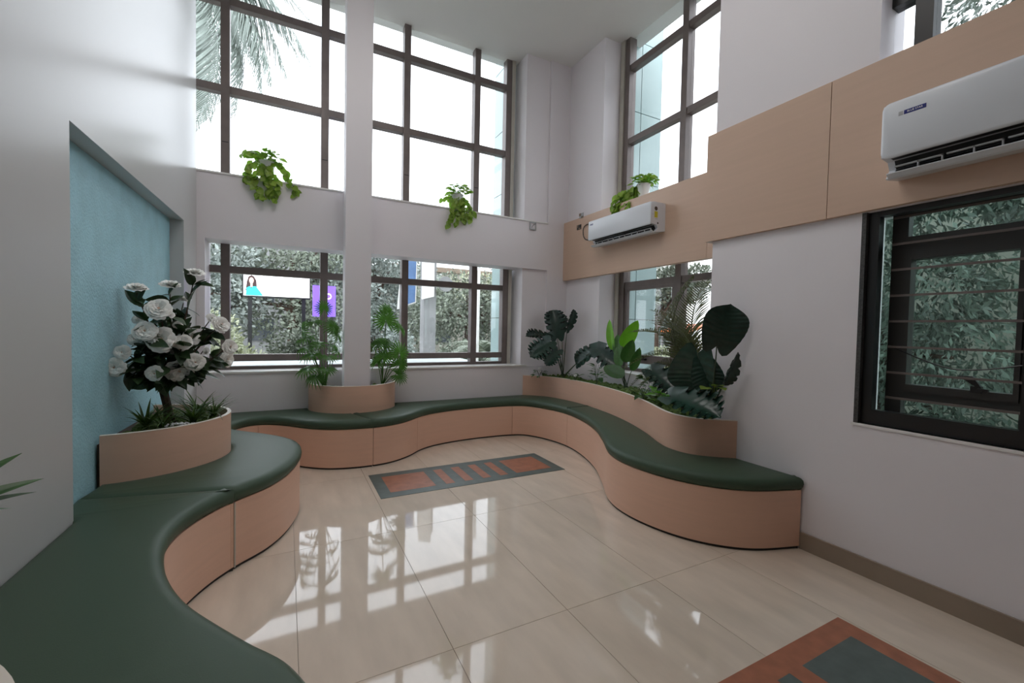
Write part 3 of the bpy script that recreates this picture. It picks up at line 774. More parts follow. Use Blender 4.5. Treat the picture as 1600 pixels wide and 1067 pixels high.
for i, (x, y, z, r) in enumerate(FL):
    p = Vector((x, y, z)); axis = Vector((-.69, 3.68, 1.25))
    face = (p-axis).normalized()*.7+(camv-p).normalized()*.8+Vector((0, 0, .20))
    if z > 1.52: face = Vector((0, -.25, 1))+(p-axis)*.6
    if i in (0, 1, 2, 3): face = Vector((.1, -.35, 1))
    face.normalize()
    side = Vector((1, 0, 0)).cross(face) if abs(face.x) < .9 else Vector((0, 1, 0))
    put('flower', FLM[i % 3], ft, p, side, face, r*.88 if r > .03 else r*.9)
    back = p-face*(.02+.1*r)
    mid = fork.lerp(p, .5)+Vector((0, 0, -.05 if z < 1.3 else .02))+rv(.02)
    MB().tube(bez(fork+rv(.008), mid, back, 7), [.009, .008, .007, .006, .005, .004, .003], 5).build('branch', M_bark, ft, smooth=True)
    B = bez(fork, mid, back, 13)
    cnt = 15 if z > 1.5 else 11 if r > .04 else 6
    for q in range(cnt):
        t = random.uniform(.28, 1.0); k_ = min(12, int(t*12)); b0 = B[k_]
        d = ((p-axis).normalized()*.6+rv(1.0)-face*(.25 if t > .85 else 0)); d.z = d.z*.7
        rose_leaf(b0+rv(.025 if z < 1.5 else .008), d)
for q in range(40):      # lower skirt of leaves
    a = random.uniform(0, 2*pi); rr = random.uniform(.04, .22)
    p = Vector((-.68+rr*cos(a)*1.1, 3.6+rr*sin(a)*.8, random.uniform(.98, 1.16)))
    if p.x < -.93: continue
    rose_leaf(p, Vector((cos(a), sin(a), random.uniform(-.5, .4))))

# grass tufts in the left planter
BLD = [leaf('blade', M_grass, 1, .085, 'blade', b_, .3, 6) for b_ in (.25, .5, .75)]
def tuft(x, y, z, n, ln, label, name='grass_tuft', group='spiky tufts around the flower tree'):
    g = thing(name, (x, y, z), label, 'plant', group)
    for i in range(n):
        a = 2*pi*i/n+random.uniform(-.3, .3)
        if x+cos(a)*ln*.7 < -.93: a = pi-a
        up = random.uniform(.75, 2.0)
        put('blade', random.choice(BLD), g, Vector((x, y, z))+rv(.012), Vector((cos(a), sin(a), up)), Vector((-cos(a)*up, -sin(a)*up, 1)), ln*random.uniform(.75, 1.15))
    return g
tuft(-.80, 3.50, .72, 34, .25, 'spiky grass tuft in the left planter beside the blue wall')
tuft(-.70, 3.46, .72, 26, .19, 'spiky grass tuft in front of the flower tree trunk')
tuft(-.56, 3.60, .72, 34, .22, 'spiky grass tuft at the room side of the flower tree')
tuft(-.58, 3.88, .72, 30, .23, 'spiky grass tuft behind the flower tree trunk')
tuft(-.47, 3.76, .72, 30, .20, 'spiky grass tuft by the pale rim of the left planter')
mb = MB()
for i in range(46):
    a = random.uniform(0, 2*pi); rr = random.uniform(0, .06); r = random.uniform(.008, .014)
    px, py, pz = -.60+rr*cos(a)*1.3, 3.42+rr*sin(a)*.7, .735+random.uniform(0, .012)
    v = [(px+r*sx, py+r*sy, pz+r*.7*sz) for sx, sy, sz in ((1, 0, 0), (0, 1, 0), (-1, 0, 0), (0, -1, 0), (0, 0, 1), (0, 0, -1))]
    mb.add(v, [(0, 1, 4), (1, 2, 4), (2, 3, 4), (3, 0, 4), (1, 0, 5), (2, 1, 5), (3, 2, 5), (0, 3, 5)])
pb = mb.build('pebbles', M_peb); tag(pb, 'small heap of shiny white pebbles at the flower tree foot', 'pebbles', kind='stuff')

# ---------------------------------------------------------------- fan palms by the column
FAN = [fan_leaf('fan_leaf', M_lf_fan, 20, 300, dr, i) for i, dr in enumerate((.3, .7, 1.1))]
def fan_palm(base, hubs, label, sz):
    base = Vector(base)
    r = thing('fan_palm', base, label, 'palm plant', 'fan palms in the column planter')
    for i, (x, y, z, s, fx, fy, fz, roll) in enumerate(hubs):
        p = Vector((x, y, z)); nrm = Vector((fx, fy, fz)).normalized()
        out = (p-base); out.z *= .6; out = out.normalized()
        d = out-nrm*out.dot(nrm)
        if d.length < .1: d = Vector((0, 0, 1))
        d = Quaternion(nrm, radians(roll)) @ d.normalized()
        put('fan_leaf', FAN[i % 3], r, p, d, nrm, s*sz)
        mid = base.lerp(p, .5)+Vector((0, 0, .06))
        MB().tube(bez(base+rv(.012), mid, p, 7), [.006, .0055, .005, .0045, .004, .0035, .003], 5).build('stalk', M_lf_fan, r, smooth=True)
    return r
fan_palm((.372, 5.06, .715), [(.356, 5.02, 1.569, .115, .15, -1, .25, 0), (.262, 5.0, 1.415, .13, -.3, -.45, 1, 0), (.451, 5.0, 1.375, .135, .5, -.8, .5, 0), (.315, 4.98, 1.19, .14, 0, -.35, 1, 0), (.19, 5.0, 1.25, .15, -.4, -.2, 1, 0), (.155, 5.02, 1.33, .13, -.5, -.1, 1, 0), (.40, 4.95, 1.055, .13, .1, -.3, 1, 0), (.24, 4.97, 1.08, .15, -.3, -.3, 1, 0), (.19, 4.99, 1.15, .14, -.4, -.25, 1, 0), (.38, 4.90, .93, .13, 0, -.4, 1, 0), (.20, 4.95, .93, .15, -.4, -.4, 1, 0), (.27, 4.90, .85, .14, -.3, -.5, .9, 0), (.492, 5.06, 1.28, .13, .9, -.5, .4, 0), (.50, 5.1, 1.10, .12, .9, -.4, .4, 0)], 'slender fan palm in the column planter, beside the reflected advert screen', 1.0)
fan_palm((.985, 5.06, .715), [(1.0, 5.0, 1.455, .175, 0, -1, .35, 0), (1.165, 5.03, 1.37, .14, .6, -.7, .6, 0), (.95, 4.97, 1.20, .17, -.2, -.6, .9, 0), (1.15, 4.97, 1.09, .17, .35, -1, .3, 20), (.965, 4.93, 1.05, .15, -.2, -.7, .7, 0), (1.15, 4.95, .96, .16, .3, -1, .25, 0), (1.13, 4.92, .84, .14, .3, -.8, .6, 0), (1.02, 5.05, 1.57, .12, .2, -.8, .3, 0), (.915, 5.0, 1.20, .14, -.5, -.5, .7, 0), (.905, 4.98, .99, .13, -.5, -.6, .6, 0)], 'dense bright fan palm in the column planter, beside the blue banner view', 1.0)

# ---------------------------------------------------------------- plants in the long planter
def stalk(root, pts, r=.007, m=M_stem, n=8):
    P = bez(*pts, n) if len(pts) == 3 else [Vector(p) for p in pts]
    k = len(P); return MB().tube(P, [r*(1-.45*i/(k-1)) for i in range(k)], 6).build('stalk', m, root, smooth=True)
LOB = leaf('leaf', M_lf_dark, 1, .74, 'heart', .18, .25, 32, lobe=.16, slit=.62, vein=.006)
LOBN = leaf('leaf', M_lf_dark, 1, .46, 'ovate', .12, .3, 24, slit=.55, vein=.006)
BIG = leaf('leaf', M_lf_vein, 1, .98, 'heart', .16, .16, 44, lobe=.20, wave=.006, vein=.011)
PAD = leaf('leaf', M_lf_bright, 1, .36, 'paddle', .10, .3, 10)
PADD = leaf('leaf', M_lf_mid, 1, .40, 'paddle', .12, .25, 10)
LIME = leaf('leaf', M_lf_lime, 1, .8, 'heart', .25, .15, 10, lobe=.2)
SM = leaf('leaf', M_lf_mid, 1, .55, 'ovate', .3, .25, 6)
CAM = Vector((-.3, -1, .25))
pa = thing('philodendron', (3.42, 4.98, .73), 'dark split-leaf plant in the far corner of the long planter', 'plant', 'broad-leaved plants in the long planter')
b0 = Vector((3.42, 4.98, .73))
for p, q, me, nrm, s in [((3.326, 5.0, 1.285), (3.285, 5.05, 1.675), LOB, (-.5, -1, .1), 1.0), ((3.42, 5.02, 1.29), (3.467, 5.08, 1.63), LOBN, (-.3, -1, .1), 1.0), ((3.45, 4.95, 1.34), (3.515, 4.85, 1.67), LOBN, (.2, -1, .2), 1.0),
                         ((3.184, 4.95, 1.28), (2.83, 5.0, 1.35), LOB, (0, -.6, 1), .95), ((3.121, 4.85, 1.235), (2.80, 4.75, 1.08), LOB, (-.3, -1, .5), 1.05), ((3.213, 4.8, 1.12), (2.98, 4.7, .96), LOB, (-.2, -.7, .8), 1.0),
                         ((3.471, 4.3, 1.165), (3.33, 4.55, .99), LOB, (-.8, -.3, .6), 1.15), ((3.405, 4.22, 1.17), (3.44, 3.86, .99), LOB, (-.8, .1, .6), 1.0)]:
    p, q = Vector(p), Vector(q)
    put('leaf', me, pa, p, q-p, nrm, (q-p).length*s)
    stalk(pa, (b0+rv(.02), b0.lerp(p, .55)+Vector((0, 0, .08)), p))
pbp = thing('bird_of_paradise_plant', (3.43, 3.74, .73), 'upright plant with bright green paddle leaves before the alcove window', 'plant', 'broad-leaved plants in the long planter')
b0 = Vector((3.43, 3.74, .73))
for p, q, me, w, nrm in [((3.45, 3.989, 1.17), (3.45, 4.09, 1.535), PAD, .8, (-1, -.3, .1)), ((3.40, 3.77, 1.22), (3.40, 3.538, 1.50), PAD, 1.25, (-.6, -1, .2)), ((3.47, 3.909, 1.10), (3.47, 3.951, 1.36), PADD, 1.2, (-1, -.4, 0)),
                         ((3.38, 3.71, 1.05), (3.38, 3.581, 1.29), PADD, 1.35, (-.7, -1, .2)), ((3.38, 3.584, .965), (3.38, 3.470, 1.21), PADD, 1.0, (-.6, -1, .3)), ((3.33, 3.66, .885), (3.30, 3.98, 1.0), PADD, 1.25, (-.8, -.3, .8)), ((3.42, 3.82, .98), (3.43, 3.90, 1.22), PADD, 1.2, (-1, -.5, .1))]:
    p, q = Vector(p), Vector(q); L = (q-p).length
    put('leaf', me, pbp, p, q-p, nrm, L, L*w)
    stalk(pbp, (b0+rv(.025), b0.lerp(p, .5)+Vector((0, 0, .03)), p), .006)
# cycad palm
cyc = thing('cycad_palm', (3.18, 2.72, .73), 'feathery olive palm behind the big dark leaves by the alcove window', 'palm plant')
FRD = [frond('frond', M_frond, 1, .24, 34, dr, i, vee=.45, lw=.009) for i, dr in enumerate((.45, .75, 1.1))]
b0 = Vector((3.20, 2.60, .98))
MB().tube([(3.20, 2.66, .72), (3.20, 2.63, .85), b0], [.05, .045, .035], 8).build('stem', M_bark, cyc, smooth=True)
for q, nrm, k_ in [((3.28, 2.92, 1.86), (-.4, .5, .6), 0), ((3.22, 3.06, 1.72), (-.3, .2, 1), 1), ((3.10, 3.10, 1.58), (-.2, -.2, 1), 1), ((3.34, 2.72, 1.86), (-.8, -.2, .6), 0), ((3.05, 3.14, 1.36), (-.1, -.3, 1), 2), ((3.03, 3.16, 1.20), (-.2, -.3, 1), 2), ((3.0, 3.12, 1.10), (-.2, -.3, 1), 2), ((3.45, 2.95, 1.60), (-.3, .3, 1), 1), ((3.50, 2.55, 1.55), (0, 0, 1), 1), ((3.02, 2.70, 1.62), (-.3, -.3, 1), 1)]:
    q = Vector(q); put('frond', FRD[k_], cyc, b0+rv(.01), q-b0, nrm, (q-b0).length*1.1)
# big monstera
mon = thing('monstera_plant', (2.92, 2.24, .73), 'large dark glossy broad-leaved plant leaning on the right wall', 'plant', 'broad-leaved plants in the long planter')
b0 = Vector((2.90, 2.22, .73))
for p, q, me, s, nrm in [((2.83, 2.125, 1.30), (2.83, 2.015, 1.585), BIG, 1.04, (-.75, -1, .15)), ((2.84, 2.30, 1.235), (2.83, 2.385, .92), BIG, 1.10, (-1, -.55, .2)), ((2.87, 2.27, 1.17), (2.87, 2.185, .935), BIG, 1.0, (-.7, -1, .1)),
                         ((2.90, 2.0, 1.26), (2.895, 2.07, 1.02), LOBN, 1.1, (-.15, -1, .3)), ((2.70, 2.43, .885), (2.70, 2.02, .86), LOB, 1.05, (-.6, .0, 1)), ((2.97, 2.90, 1.045), (2.93, 2.56, .92), LOB, 1.0, (-.6, .1, 1))]:
    p, q = Vector(p), Vector(q)
    put('leaf', me, mon, p, q-p, nrm, (q-p).length*s)
    bb = b0 if p.y < 2.7 else Vector((3.0, 2.55, .73))
    stalk(mon, (bb+rv(.015), bb.lerp(p, .5)+Vector((.02, 0, .05)), p), .008)
lim = thing('lime_leaf_plant', (2.86, 2.18, .73), 'small lime green plant under the large dark leaf by the right wall', 'plant')
b0 = Vector((2.86, 2.18, .73))
for q in ((2.77, 2.16, .99), (2.82, 2.07, 1.0), (2.86, 2.23, .98), (2.84, 2.12, 1.01)):
    q = Vector(q); d = q-b0; d.z = 0.02
    put('leaf', LIME, lim, q-d*.4, d, (0, -.2, 1), .10); stalk(lim, (b0+rv(.01), b0.lerp(q, .5)+Vector((0, 0, .05)), q-d*.4), .005, M_lf_lime)
# small bushes
FLS = FLM[0]
def small_bush(x, y, z, h, n, label, m_=SM, s=.07, flowers=0):
    r = thing('small_bush', (x, y, z), label, 'plant', 'low plants in the long planter')
    for i in range(n):
        a = random.uniform(0, 2*pi); t = random.uniform(.25, 1); w = random.uniform(.02, .07)
        p = Vector((x+w*cos(a), y+w*sin(a), z+h*t))
        put('leaf', m_, r, p, Vector((cos(a), sin(a), random.uniform(-.2, .8))), Vector((0, 0, 1))+rv(.4), s*random.uniform(.7, 1.3))
    for i in range(4):
        a = 2*pi*i/4+.4; MB().tube(bez((x, y, z), (x+.01*cos(a), y+.01*sin(a), z+h*.6), (x+.05*cos(a), y+.05*sin(a), z+h), 4), .003, 4).build('stalk', M_stem, r)
    for i in range(flowers):
        put('flower', FLS, r, Vector((x, y, z+h))+rv(.03), (0, 1, 0), Vector((-.2, -.3, 1)), .024)
    return r
small_bush(3.10, 5.08, .72, .11, 14, 'low plant with white buds at the corner end of the long planter', flowers=3)
small_bush(3.32, 4.55, .72, .10, 14, 'low leafy plant with white buds beneath the dark split leaves', flowers=2)
small_bush(3.34, 4.14, .72, .26, 22, 'leggy low plant between the split-leaf and paddle-leaf plants', s=.085)
small_bush(3.22, 3.15, .72, .24, 22, 'dark leafy low plant before the feathery palm', s=.09, flowers=2)
small_bush(3.04, 2.84, .72, .16, 20, 'bright green low plant at the bulge of the long planter', leaf('leaf', M_lf_bright, 1, .5, 'ovate', .25, .2, 6), .10)
small_bush(3.08, 3.10, .72, .13, 14, 'green low plant under the olive palm fronds', s=.08)

# ---------------------------------------------------------------- trailing pots on the ledges
PTH = [leaf('leaf', M_lf_pothos, 1, .8, 'heart', b_, .2, 6, lobe=.15) for b_ in (.2, .45)]
def pothos(base, label, front, vines, n_top=26, ph=.20):
    base = Vector(base); r = thing('trailing_plant', base, label, 'potted plant', 'trailing plants in white pots on the ledges')
    pot = MB().lathe([(0, 0), (.055, 0), (.078, ph-.014), (.083, ph-.014), (.083, ph), (.074, ph), (.070, ph-.03), (0, ph-.03)], base, 20).build('pot', M_pot, r, smooth=True)
    top = base+Vector((0, 0, ph))
    for i in range(n_top):
        a = random.uniform(0, 2*pi); t = random.random(); e = random.uniform(.1, 1.1)
        p = top+Vector((cos(a)*.14*t, sin(a)*.14*t, -.01+.14*e*(1-.5*t)))
        put('leaf', random.choice(PTH), r, p, Vector((cos(a), sin(a), random.uniform(-.3, .5))), Vector((front[0]*.6, front[1]*.6, .8))+rv(.4), random.uniform(.06, .095))
    for i in range(7):
        a = 2*pi*i/7; MB().tube(bez(top, top+Vector((.03*cos(a), .03*sin(a), .08)), top+Vector((.09*cos(a), .09*sin(a), .10)), 4), .003, 4).build('vine', M_lf_mid, r)
    for P in vines:
        P = [Vector(p) for p in P]; C = [base+p for p in P]
        C3 = []
        for i in range(len(C)-1):
            n_ = max(2, int((C[i+1]-C[i]).length/.03)); C3 += [C[i].lerp(C[i+1], k/n_) for k in range(n_)]
        C3.append(C[-1]); MB().tube(C3, .003, 4).build('vine', M_lf_mid, r)
        for c_ in C3[1:]:
            for _k in range(random.choice((1, 1, 2))):
                d = Vector((front[0], front[1], 0))*.4+rv(.8); d.z = -abs(d.z)-.3
                put('leaf', random.choice(PTH), r, c_+rv(.012), d, Vector((front[0], front[1], .35))+rv(.5), random.uniform(.06, .09))
    return r
F = (-.2, -1)
pothos((-.19, 5.35, 2.917), 'trailing green plant in white pot on the ledge left of the column', F,
       [[(0, 0, .20), (-.10, -.05, .18), (-.17, -.08, .10), (-.18, -.09, -.05)], [(0, 0, .20), (-.06, -.08, .12), (-.10, -.10, -.06), (-.06, -.10, -.18)], [(0, 0, .20), (.02, -.09, .10), (.05, -.10, -.10), (.09, -.10, -.22)], [(0, 0, .20), (.02, -.09, .10), (.10, -.10, -.02), (.11, -.10, -.10)], [(0, 0, .20), (.12, -.04, .20), (.20, -.06, .05), (.28, -.09, -.08), (.27, -.09, -.12)], [(0, 0, .20), (-.02, -.09, .05), (.03, -.10, -.12), (.0, -.10, -.2)], [(0, 0, .22), (-.16, -.02, .28), (-.22, -.03, .25)]], 55)
pothos((1.955, 5.35, 2.917), 'trailing green plant in white pot on the ledge right of the column', F,
       [[(0, 0, .20), (-.08, -.06, .10), (-.10, -.10, -.05), (-.12, -.10, -.22)], [(0, 0, .20), (-.02, -.09, .08), (-.03, -.10, -.10), (-.02, -.10, -.19)], [(0, 0, .20), (.05, -.09, .08), (.07, -.10, -.05), (.04, -.10, -.15)], [(0, 0, .20), (.12, -.05, .12), (.18, -.09, -.02), (.15, -.10, -.12)], [(0, 0, .20), (-.12, -.02, .14), (-.20, -.03, .12)], [(0, 0, .20), (.02, -.09, .02), (.0, -.10, -.08)]], 48)
F = (-1, -.3)
pothos((3.75, 3.87, 2.945), 'bushy trailing plant in white pot on the wood band above the air conditioner', F,
       [[(0, 0, .20), (-.06, .10, .14), (-.14, .22, .06), (-.20, .27, -.10), (-.20, .27, -.17)], [(0, 0, .20), (-.05, .12, .10), (-.15, .26, .0), (-.20, .26, -.16)], [(0, 0, .20), (-.07, .12, .16), (-.14, .25, .12), (-.19, .30, -.03), (-.20, .30, -.15)], [(0, 0, .20), (-.07, .05, .05), (-.16, .06, -.02), (-.19, .05, -.10)], [(0, 0, .20), (-.08, .10, .10), (-.12, .10, .0), (-.19, .10, -.06)], [(0, 0, .20), (-.07, .20, .15), (-.16, .30, .10), (-.20, .24, -.10)]], 60, .19)

# ---------------------------------------------------------------- pointed plant at the left edge
SPK = leaf('leaf', M_lf_mid, 1, .34, 'blade', .12, .35, 8)
sp = thing('spiky_plant', (-.70, 1.22, .70), 'pointed green leaves reaching out by the left white wall', 'plant')
for q in ((-.548, 1.50, 1.015), (-.592, 1.50, 1.080), (-.560, 1.50, .985), (-.60, 1.50, .95), (-.86, 1.35, 1.05), (-.75, 1.1, 1.15), (-.5, 1.15, 1.0), (-.6, .95, 1.05), (-.82, 1.05, 1.05), (-.68, 1.5, 1.06), (-.63, 1.45, .90)):
    q = Vector(q); b0 = Vector((-.70, 1.36, .96))
    put('leaf', SPK, sp, b0+(q-b0)*.05, q-b0, Vector((0, -.3, 1))+rv(.2), (q-b0).length*.97)
MB().tube([(-.70, 1.22, .68), (-.71, 1.28, .80), (-.70, 1.36, .96)], [.02, .018, .014], 7).build('stem', M_bark, sp, smooth=True)

# ================================================================== OUTSIDE
g = MB().box((-40, 5.9, -.5), (60, 70, -.3)).box((4.4, -30, -.5), (60, 5.9, -.3)).build('ground', M_ground); struct(g, 'pale paved ground outside the windows', 'ground')
struct(MB().box((-1.4, YW+.10, .70), (2.7, 7.4, .86)).build('exterior_ledge', M_ledge), 'pale concrete ledge outside the lower rear windows', 'ledge')
# glass-clad corner pier of the building
pier = thing('corner_pier', (3.8, 5.9, -.3), 'pale teal glass clad corner pier outside between the two window walls', 'pier', kind='structure')
for k_ in range(8):
    z0, z1 = -.3+k_*.93, -.3+k_*.93+.92
    MB().box((2.86, YW+.12, z0), (4.55, 6.18, z1)).build('cladding_panel', M_fin, pier)
    MB().box((4.07, 4.47, z0), (4.24, YW+.115, z1)).build('cladding_panel', M_fin, pier)
    MB().box((4.25, 4.47, z0), (4.62, YW+.115, z1)).build('cladding_panel', M_fin, pier)

def leaf_cloud(blobs, n, size, mt, name, root, rnd, squash=.9, hang=0.):
    wd = .28 if not hang else .15
    v = []; f = []
    for i in range(n):
        c_, r = rnd.choice(blobs); c_ = Vector(c_)
        while True:
            d = Vector((rnd.uniform(-1, 1), rnd.uniform(-1, 1), rnd.uniform(-1, 1)))
            if .2 < d.length <= 1: break
        d = d.normalized()*(.55+.45*rnd.random()); p = c_+Vector((d.x*r[0], d.y*r[1], d.z*r[2]))
        s = size*rnd.uniform(.6, 1.4)
        ax = (d+Vector((rnd.uniform(-1, 1), rnd.uniform(-1, 1), rnd.uniform(-1, 1)))*.9-Vector((0, 0, hang))).normalized(); w = ax.cross(Vector((rnd.uniform(-1, 1), rnd.uniform(-1, 1), rnd.uniform(-1, 1)))).normalized()
        k_ = len(v); v += [p, p+ax*s*.5+w*s*wd, p+ax*s, p+ax*s*.5-w*s*wd]; f.append((k_, k_+1, k_+2, k_+3))
    o = obj(name, mesh(name, v, f, mt), root); o['kind'] = 'stuff'; o['label'] = 'leafy crown'
    return o
def tree(name, x, y, h, blobs, n, size, mt, label, seed, trunk=.12, group='trees and shrubs outside', cat='tree', hang=0.):
    rnd = random.Random(seed); r = thing(name, (x, y, -.3), label, cat, group)
    top = Vector((x, y, h*.75))
    MB().tube([(x, y, -.3), (x+.1*trunk, y, h*.3), top], [trunk, trunk*.8, trunk*.4], 7).build('trunk', M_bark, r, smooth=True)
    for c_, rr in blobs[:6]:
        MB().tube(bez((x, y, h*.3), (x, y, h*.5), c_, 5), [trunk*.5, trunk*.4, trunk*.3, trunk*.25, trunk*.15], 5).build('bough', M_bark, r, smooth=True)
    leaf_cloud(blobs, n, size, mt, 'crown', r, rnd, hang=hang)
    return r
def blobset(x, y, z0, z1, w, n, rnd):
    return [((x+rnd.uniform(-w, w), y+rnd.uniform(-w, w)*.6, rnd.uniform(z0, z1)), (w*rnd.uniform(.45, .75),)*2+(w*rnd.uniform(.35, .6),)) for _ in range(n)]
R0 = random.Random(5)
tree('shrub', -1.5, 8.6, 1.9, blobset(-1.55, 8.6, .1, 1.25, .9, 9, R0), 9000, .07, M_tree2, 'pale flowering shrub right outside the left rear window', 1, .05, cat='shrub')
tree('shrub', .65, 9.0, 1.4, blobset(.65, 9.0, .1, 1.0, .8, 8, R0), 8000, .07, M_tree, 'dark green shrub below the reflected advert screen', 2, .05, cat='shrub')
tree('tree', -3.6, 16.5, 5, blobset(-3.9, 16.5, 1.0, 4.2, 2.3, 12, R0), 14000, .15, M_tree3, 'grey-green tree past the picture end of the reflected advert screen', 3, .2)
tree('tree', .2, 17.5, 5, blobset(.2, 17.5, 1.0, 4.4, 2.3, 12, R0), 14000, .15, M_tree, 'broad green tree rising above the reflected advert screen', 4, .2)
tree('tree', 3.2, 18.5, 5, blobset(3.5, 18.5, 1.2, 4.4, 2.1, 12, R0), 14000, .15, M_tree3, 'grey-green tree behind the blue and white banners', 6, .2)
tree('tree', 6.0, 15, 4, blobset(6.0, 15, .6, 3.4, 2.0, 12, R0), 12000, .13, M_tree, 'green tree behind the concrete post and flagpole', 7, .18)
tree('tree', 8.6, 16, 4.2, blobset(8.6, 16, .4, 3.7, 2.0, 12, R0), 12000, .13, M_tree2, 'yellow-green tree beyond the white flagpole', 8, .18)
tree('shrub', 4.3, 10.9, 1.2, blobset(4.3, 10.9, -.1, .9, .8, 8, R0), 7000, .07, M_tree, 'round shrub beside the grey concrete post', 9, .05, cat='shrub')
tree('shrub', 1.9, 11.5, 1.6, blobset(1.9, 11.5, -.1, 1.3, .9, 8, R0), 8000, .08, M_tree3, 'grey-green shrub beneath the white banner', 10, .05, cat='shrub')
# small palm outside
FRO = frond('frond', M_tree, 1, .34, 26, .9, 3)
po = thing('garden_palm', (4.35, 9.6, -.3), 'low arching palm outside the right rear window', 'palm')
for i in range(13):
    a = 2*pi*i/13; put('frond', FRO, po, (4.35, 9.6, .55), (cos(a), sin(a), .55+.3*(i % 3)), (0, 0, 1), 1.08)
MB().tube([(4.35, 9.6, -.3), (4.35, 9.6, .2), (4.35, 9.6, .6)], [.09, .08, .06], 7).build('trunk', M_bark, po)
# coconut palm by the upper window
FRC = [frond('frond', M_coco, 1, .34, 70, dr, 20+i, vee=-.9, lw=.007) for i, dr in enumerate((.5, .8, 1.1))]
cp2 = thing('coconut_palm', (-2.2, 9.4, -.3), 'tall coconut palm with hanging fronds outside the upper left window', 'palm')
MB().tube([(-2.2, 9.4, -.3), (-2.15, 9.4, 3.5), (-1.85, 9.2, 7.3)], [.17, .14, .11], 9).build('trunk', M_bark, cp2, smooth=True)
hub = Vector((-1.75, 9.1, 7.4))
for q, k_ in (((.10, 9.0, 7.0), 2), ((-.05, 9.2, 6.4), 1), ((-.55, 9.0, 5.5), 1), ((-.9, 8.8, 5.2), 0), ((-1.1, 9.0, 4.9), 0), ((-1.6, 8.6, 5.0), 0), ((.1, 9.3, 7.9), 2), ((-.6, 8.7, 6.3), 1), ((-2.6, 8.6, 5.6), 1), ((-3.9, 9.2, 7.2), 2), ((-3.0, 10.2, 7.9), 1), ((-1.2, 10.5, 7.8), 1), ((-1.7, 9.0, 9.2), 0), ((-.9, 9.6, 8.8), 1), ((-1.25, 8.9, 5.6), 0), ((-.30, 9.0, 5.9), 1), ((-.15, 9.1, 6.2), 0), ((.25, 9.1, 6.7), 1), ((-.55, 9.0, 6.0), 0)):
    d = Vector(q)-hub; L_ = d.length; d = d.normalized()+Vector((0, 0, .28 if k_ else .05))
    put('frond', FRC[k_], cp2, hub, d, Vector((0, -.15, 1)), L_*1.12)
# glowing panel set outside, standing in for a screen reflected in the glass
scr = thing('screen_reflection', (-.23, 14, 1.5), 'glowing stand-in for the advert screen with a woman in turquoise, reflected in the lower rear window', 'screen')
M_refl_white = mat('reflected_white_screen', (1, .98, .98), .5, emit=1.6)
M_pk = mat('reflected_pink', (.95, .55, .60), .5, emit=.9); M_gn = mat('reflected_pale_green', (.82, .98, .86), .5, emit=1.2)
M_hair = mat('reflected_dark_hair', (.06, .03, .03), .5, emit=.25); M_skin = mat('reflected_skin', (.85, .50, .42), .5, emit=.7); M_turq = mat('reflected_turquoise', (.03, .55, .66), .5, emit=.9)
MB().box((-1.05, 14, 2.165), (.60, 14.12, 2.76)).build('display', M_refl_white, scr)
MB().box((-1.08, 13.995, 2.125), (.63, 14.14, 2.165)).box((.60, 13.995, 2.165), (.63, 14.14, 2.79)).box((-1.08, 13.995, 2.165), (-1.05, 14.14, 2.79)).box((-1.05, 13.995, 2.76), (.60, 14.14, 2.79)).build('frame', M_black, scr)
MB().box((-.95, 14.06, -.3), (-.85, 14.12, 2.125)).box((.40, 14.06, -.3), (.50, 14.12, 2.125)).build('post', M_black, scr)  # posts added under the stand-in; the screen itself is a reflection
def flat(name, pts, m_, y): MB().add([(x, y, z) for x, z in pts], [tuple(range(len(pts)))]).build(name, m_, scr, fix=False)
ell = lambda cx_, cz_, a_, b_: [(cx_+a_*cos(i*pi/10), cz_+b_*sin(i*pi/10)) for i in range(20)]
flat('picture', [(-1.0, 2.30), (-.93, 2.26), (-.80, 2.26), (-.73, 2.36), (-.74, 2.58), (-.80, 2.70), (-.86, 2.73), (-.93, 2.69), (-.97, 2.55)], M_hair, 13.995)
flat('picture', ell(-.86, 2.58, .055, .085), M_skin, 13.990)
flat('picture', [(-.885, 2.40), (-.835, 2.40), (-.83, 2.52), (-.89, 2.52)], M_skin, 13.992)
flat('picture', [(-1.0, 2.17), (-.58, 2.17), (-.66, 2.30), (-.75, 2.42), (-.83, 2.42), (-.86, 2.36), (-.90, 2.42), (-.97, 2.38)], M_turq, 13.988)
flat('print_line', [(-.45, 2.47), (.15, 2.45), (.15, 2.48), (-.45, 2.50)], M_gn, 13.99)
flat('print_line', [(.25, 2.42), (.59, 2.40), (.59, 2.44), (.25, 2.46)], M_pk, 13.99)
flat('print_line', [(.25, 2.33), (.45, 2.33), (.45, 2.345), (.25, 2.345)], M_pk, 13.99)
M_pur = mat('reflected_purple', (.20, .10, .80), .5, emit=.55)
ps = thing('sign_reflection', (.92, 13, 1.4), 'glowing stand-in for the purple sign reflected beside the advert screen', 'sign')  # panel outside stands in for a purple sign mirrored in the window
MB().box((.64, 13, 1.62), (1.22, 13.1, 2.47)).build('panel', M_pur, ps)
MB().tube([(1.03+.07*cos(i*pi/8), 12.99, 2.18+.07*sin(i*pi/8)) for i in range(17)], .014, 5).build('ring_mark', M_refl_white, ps)
MB().box((.88, 13.02, -.3), (.98, 13.08, 1.62)).build('post', M_black, ps)
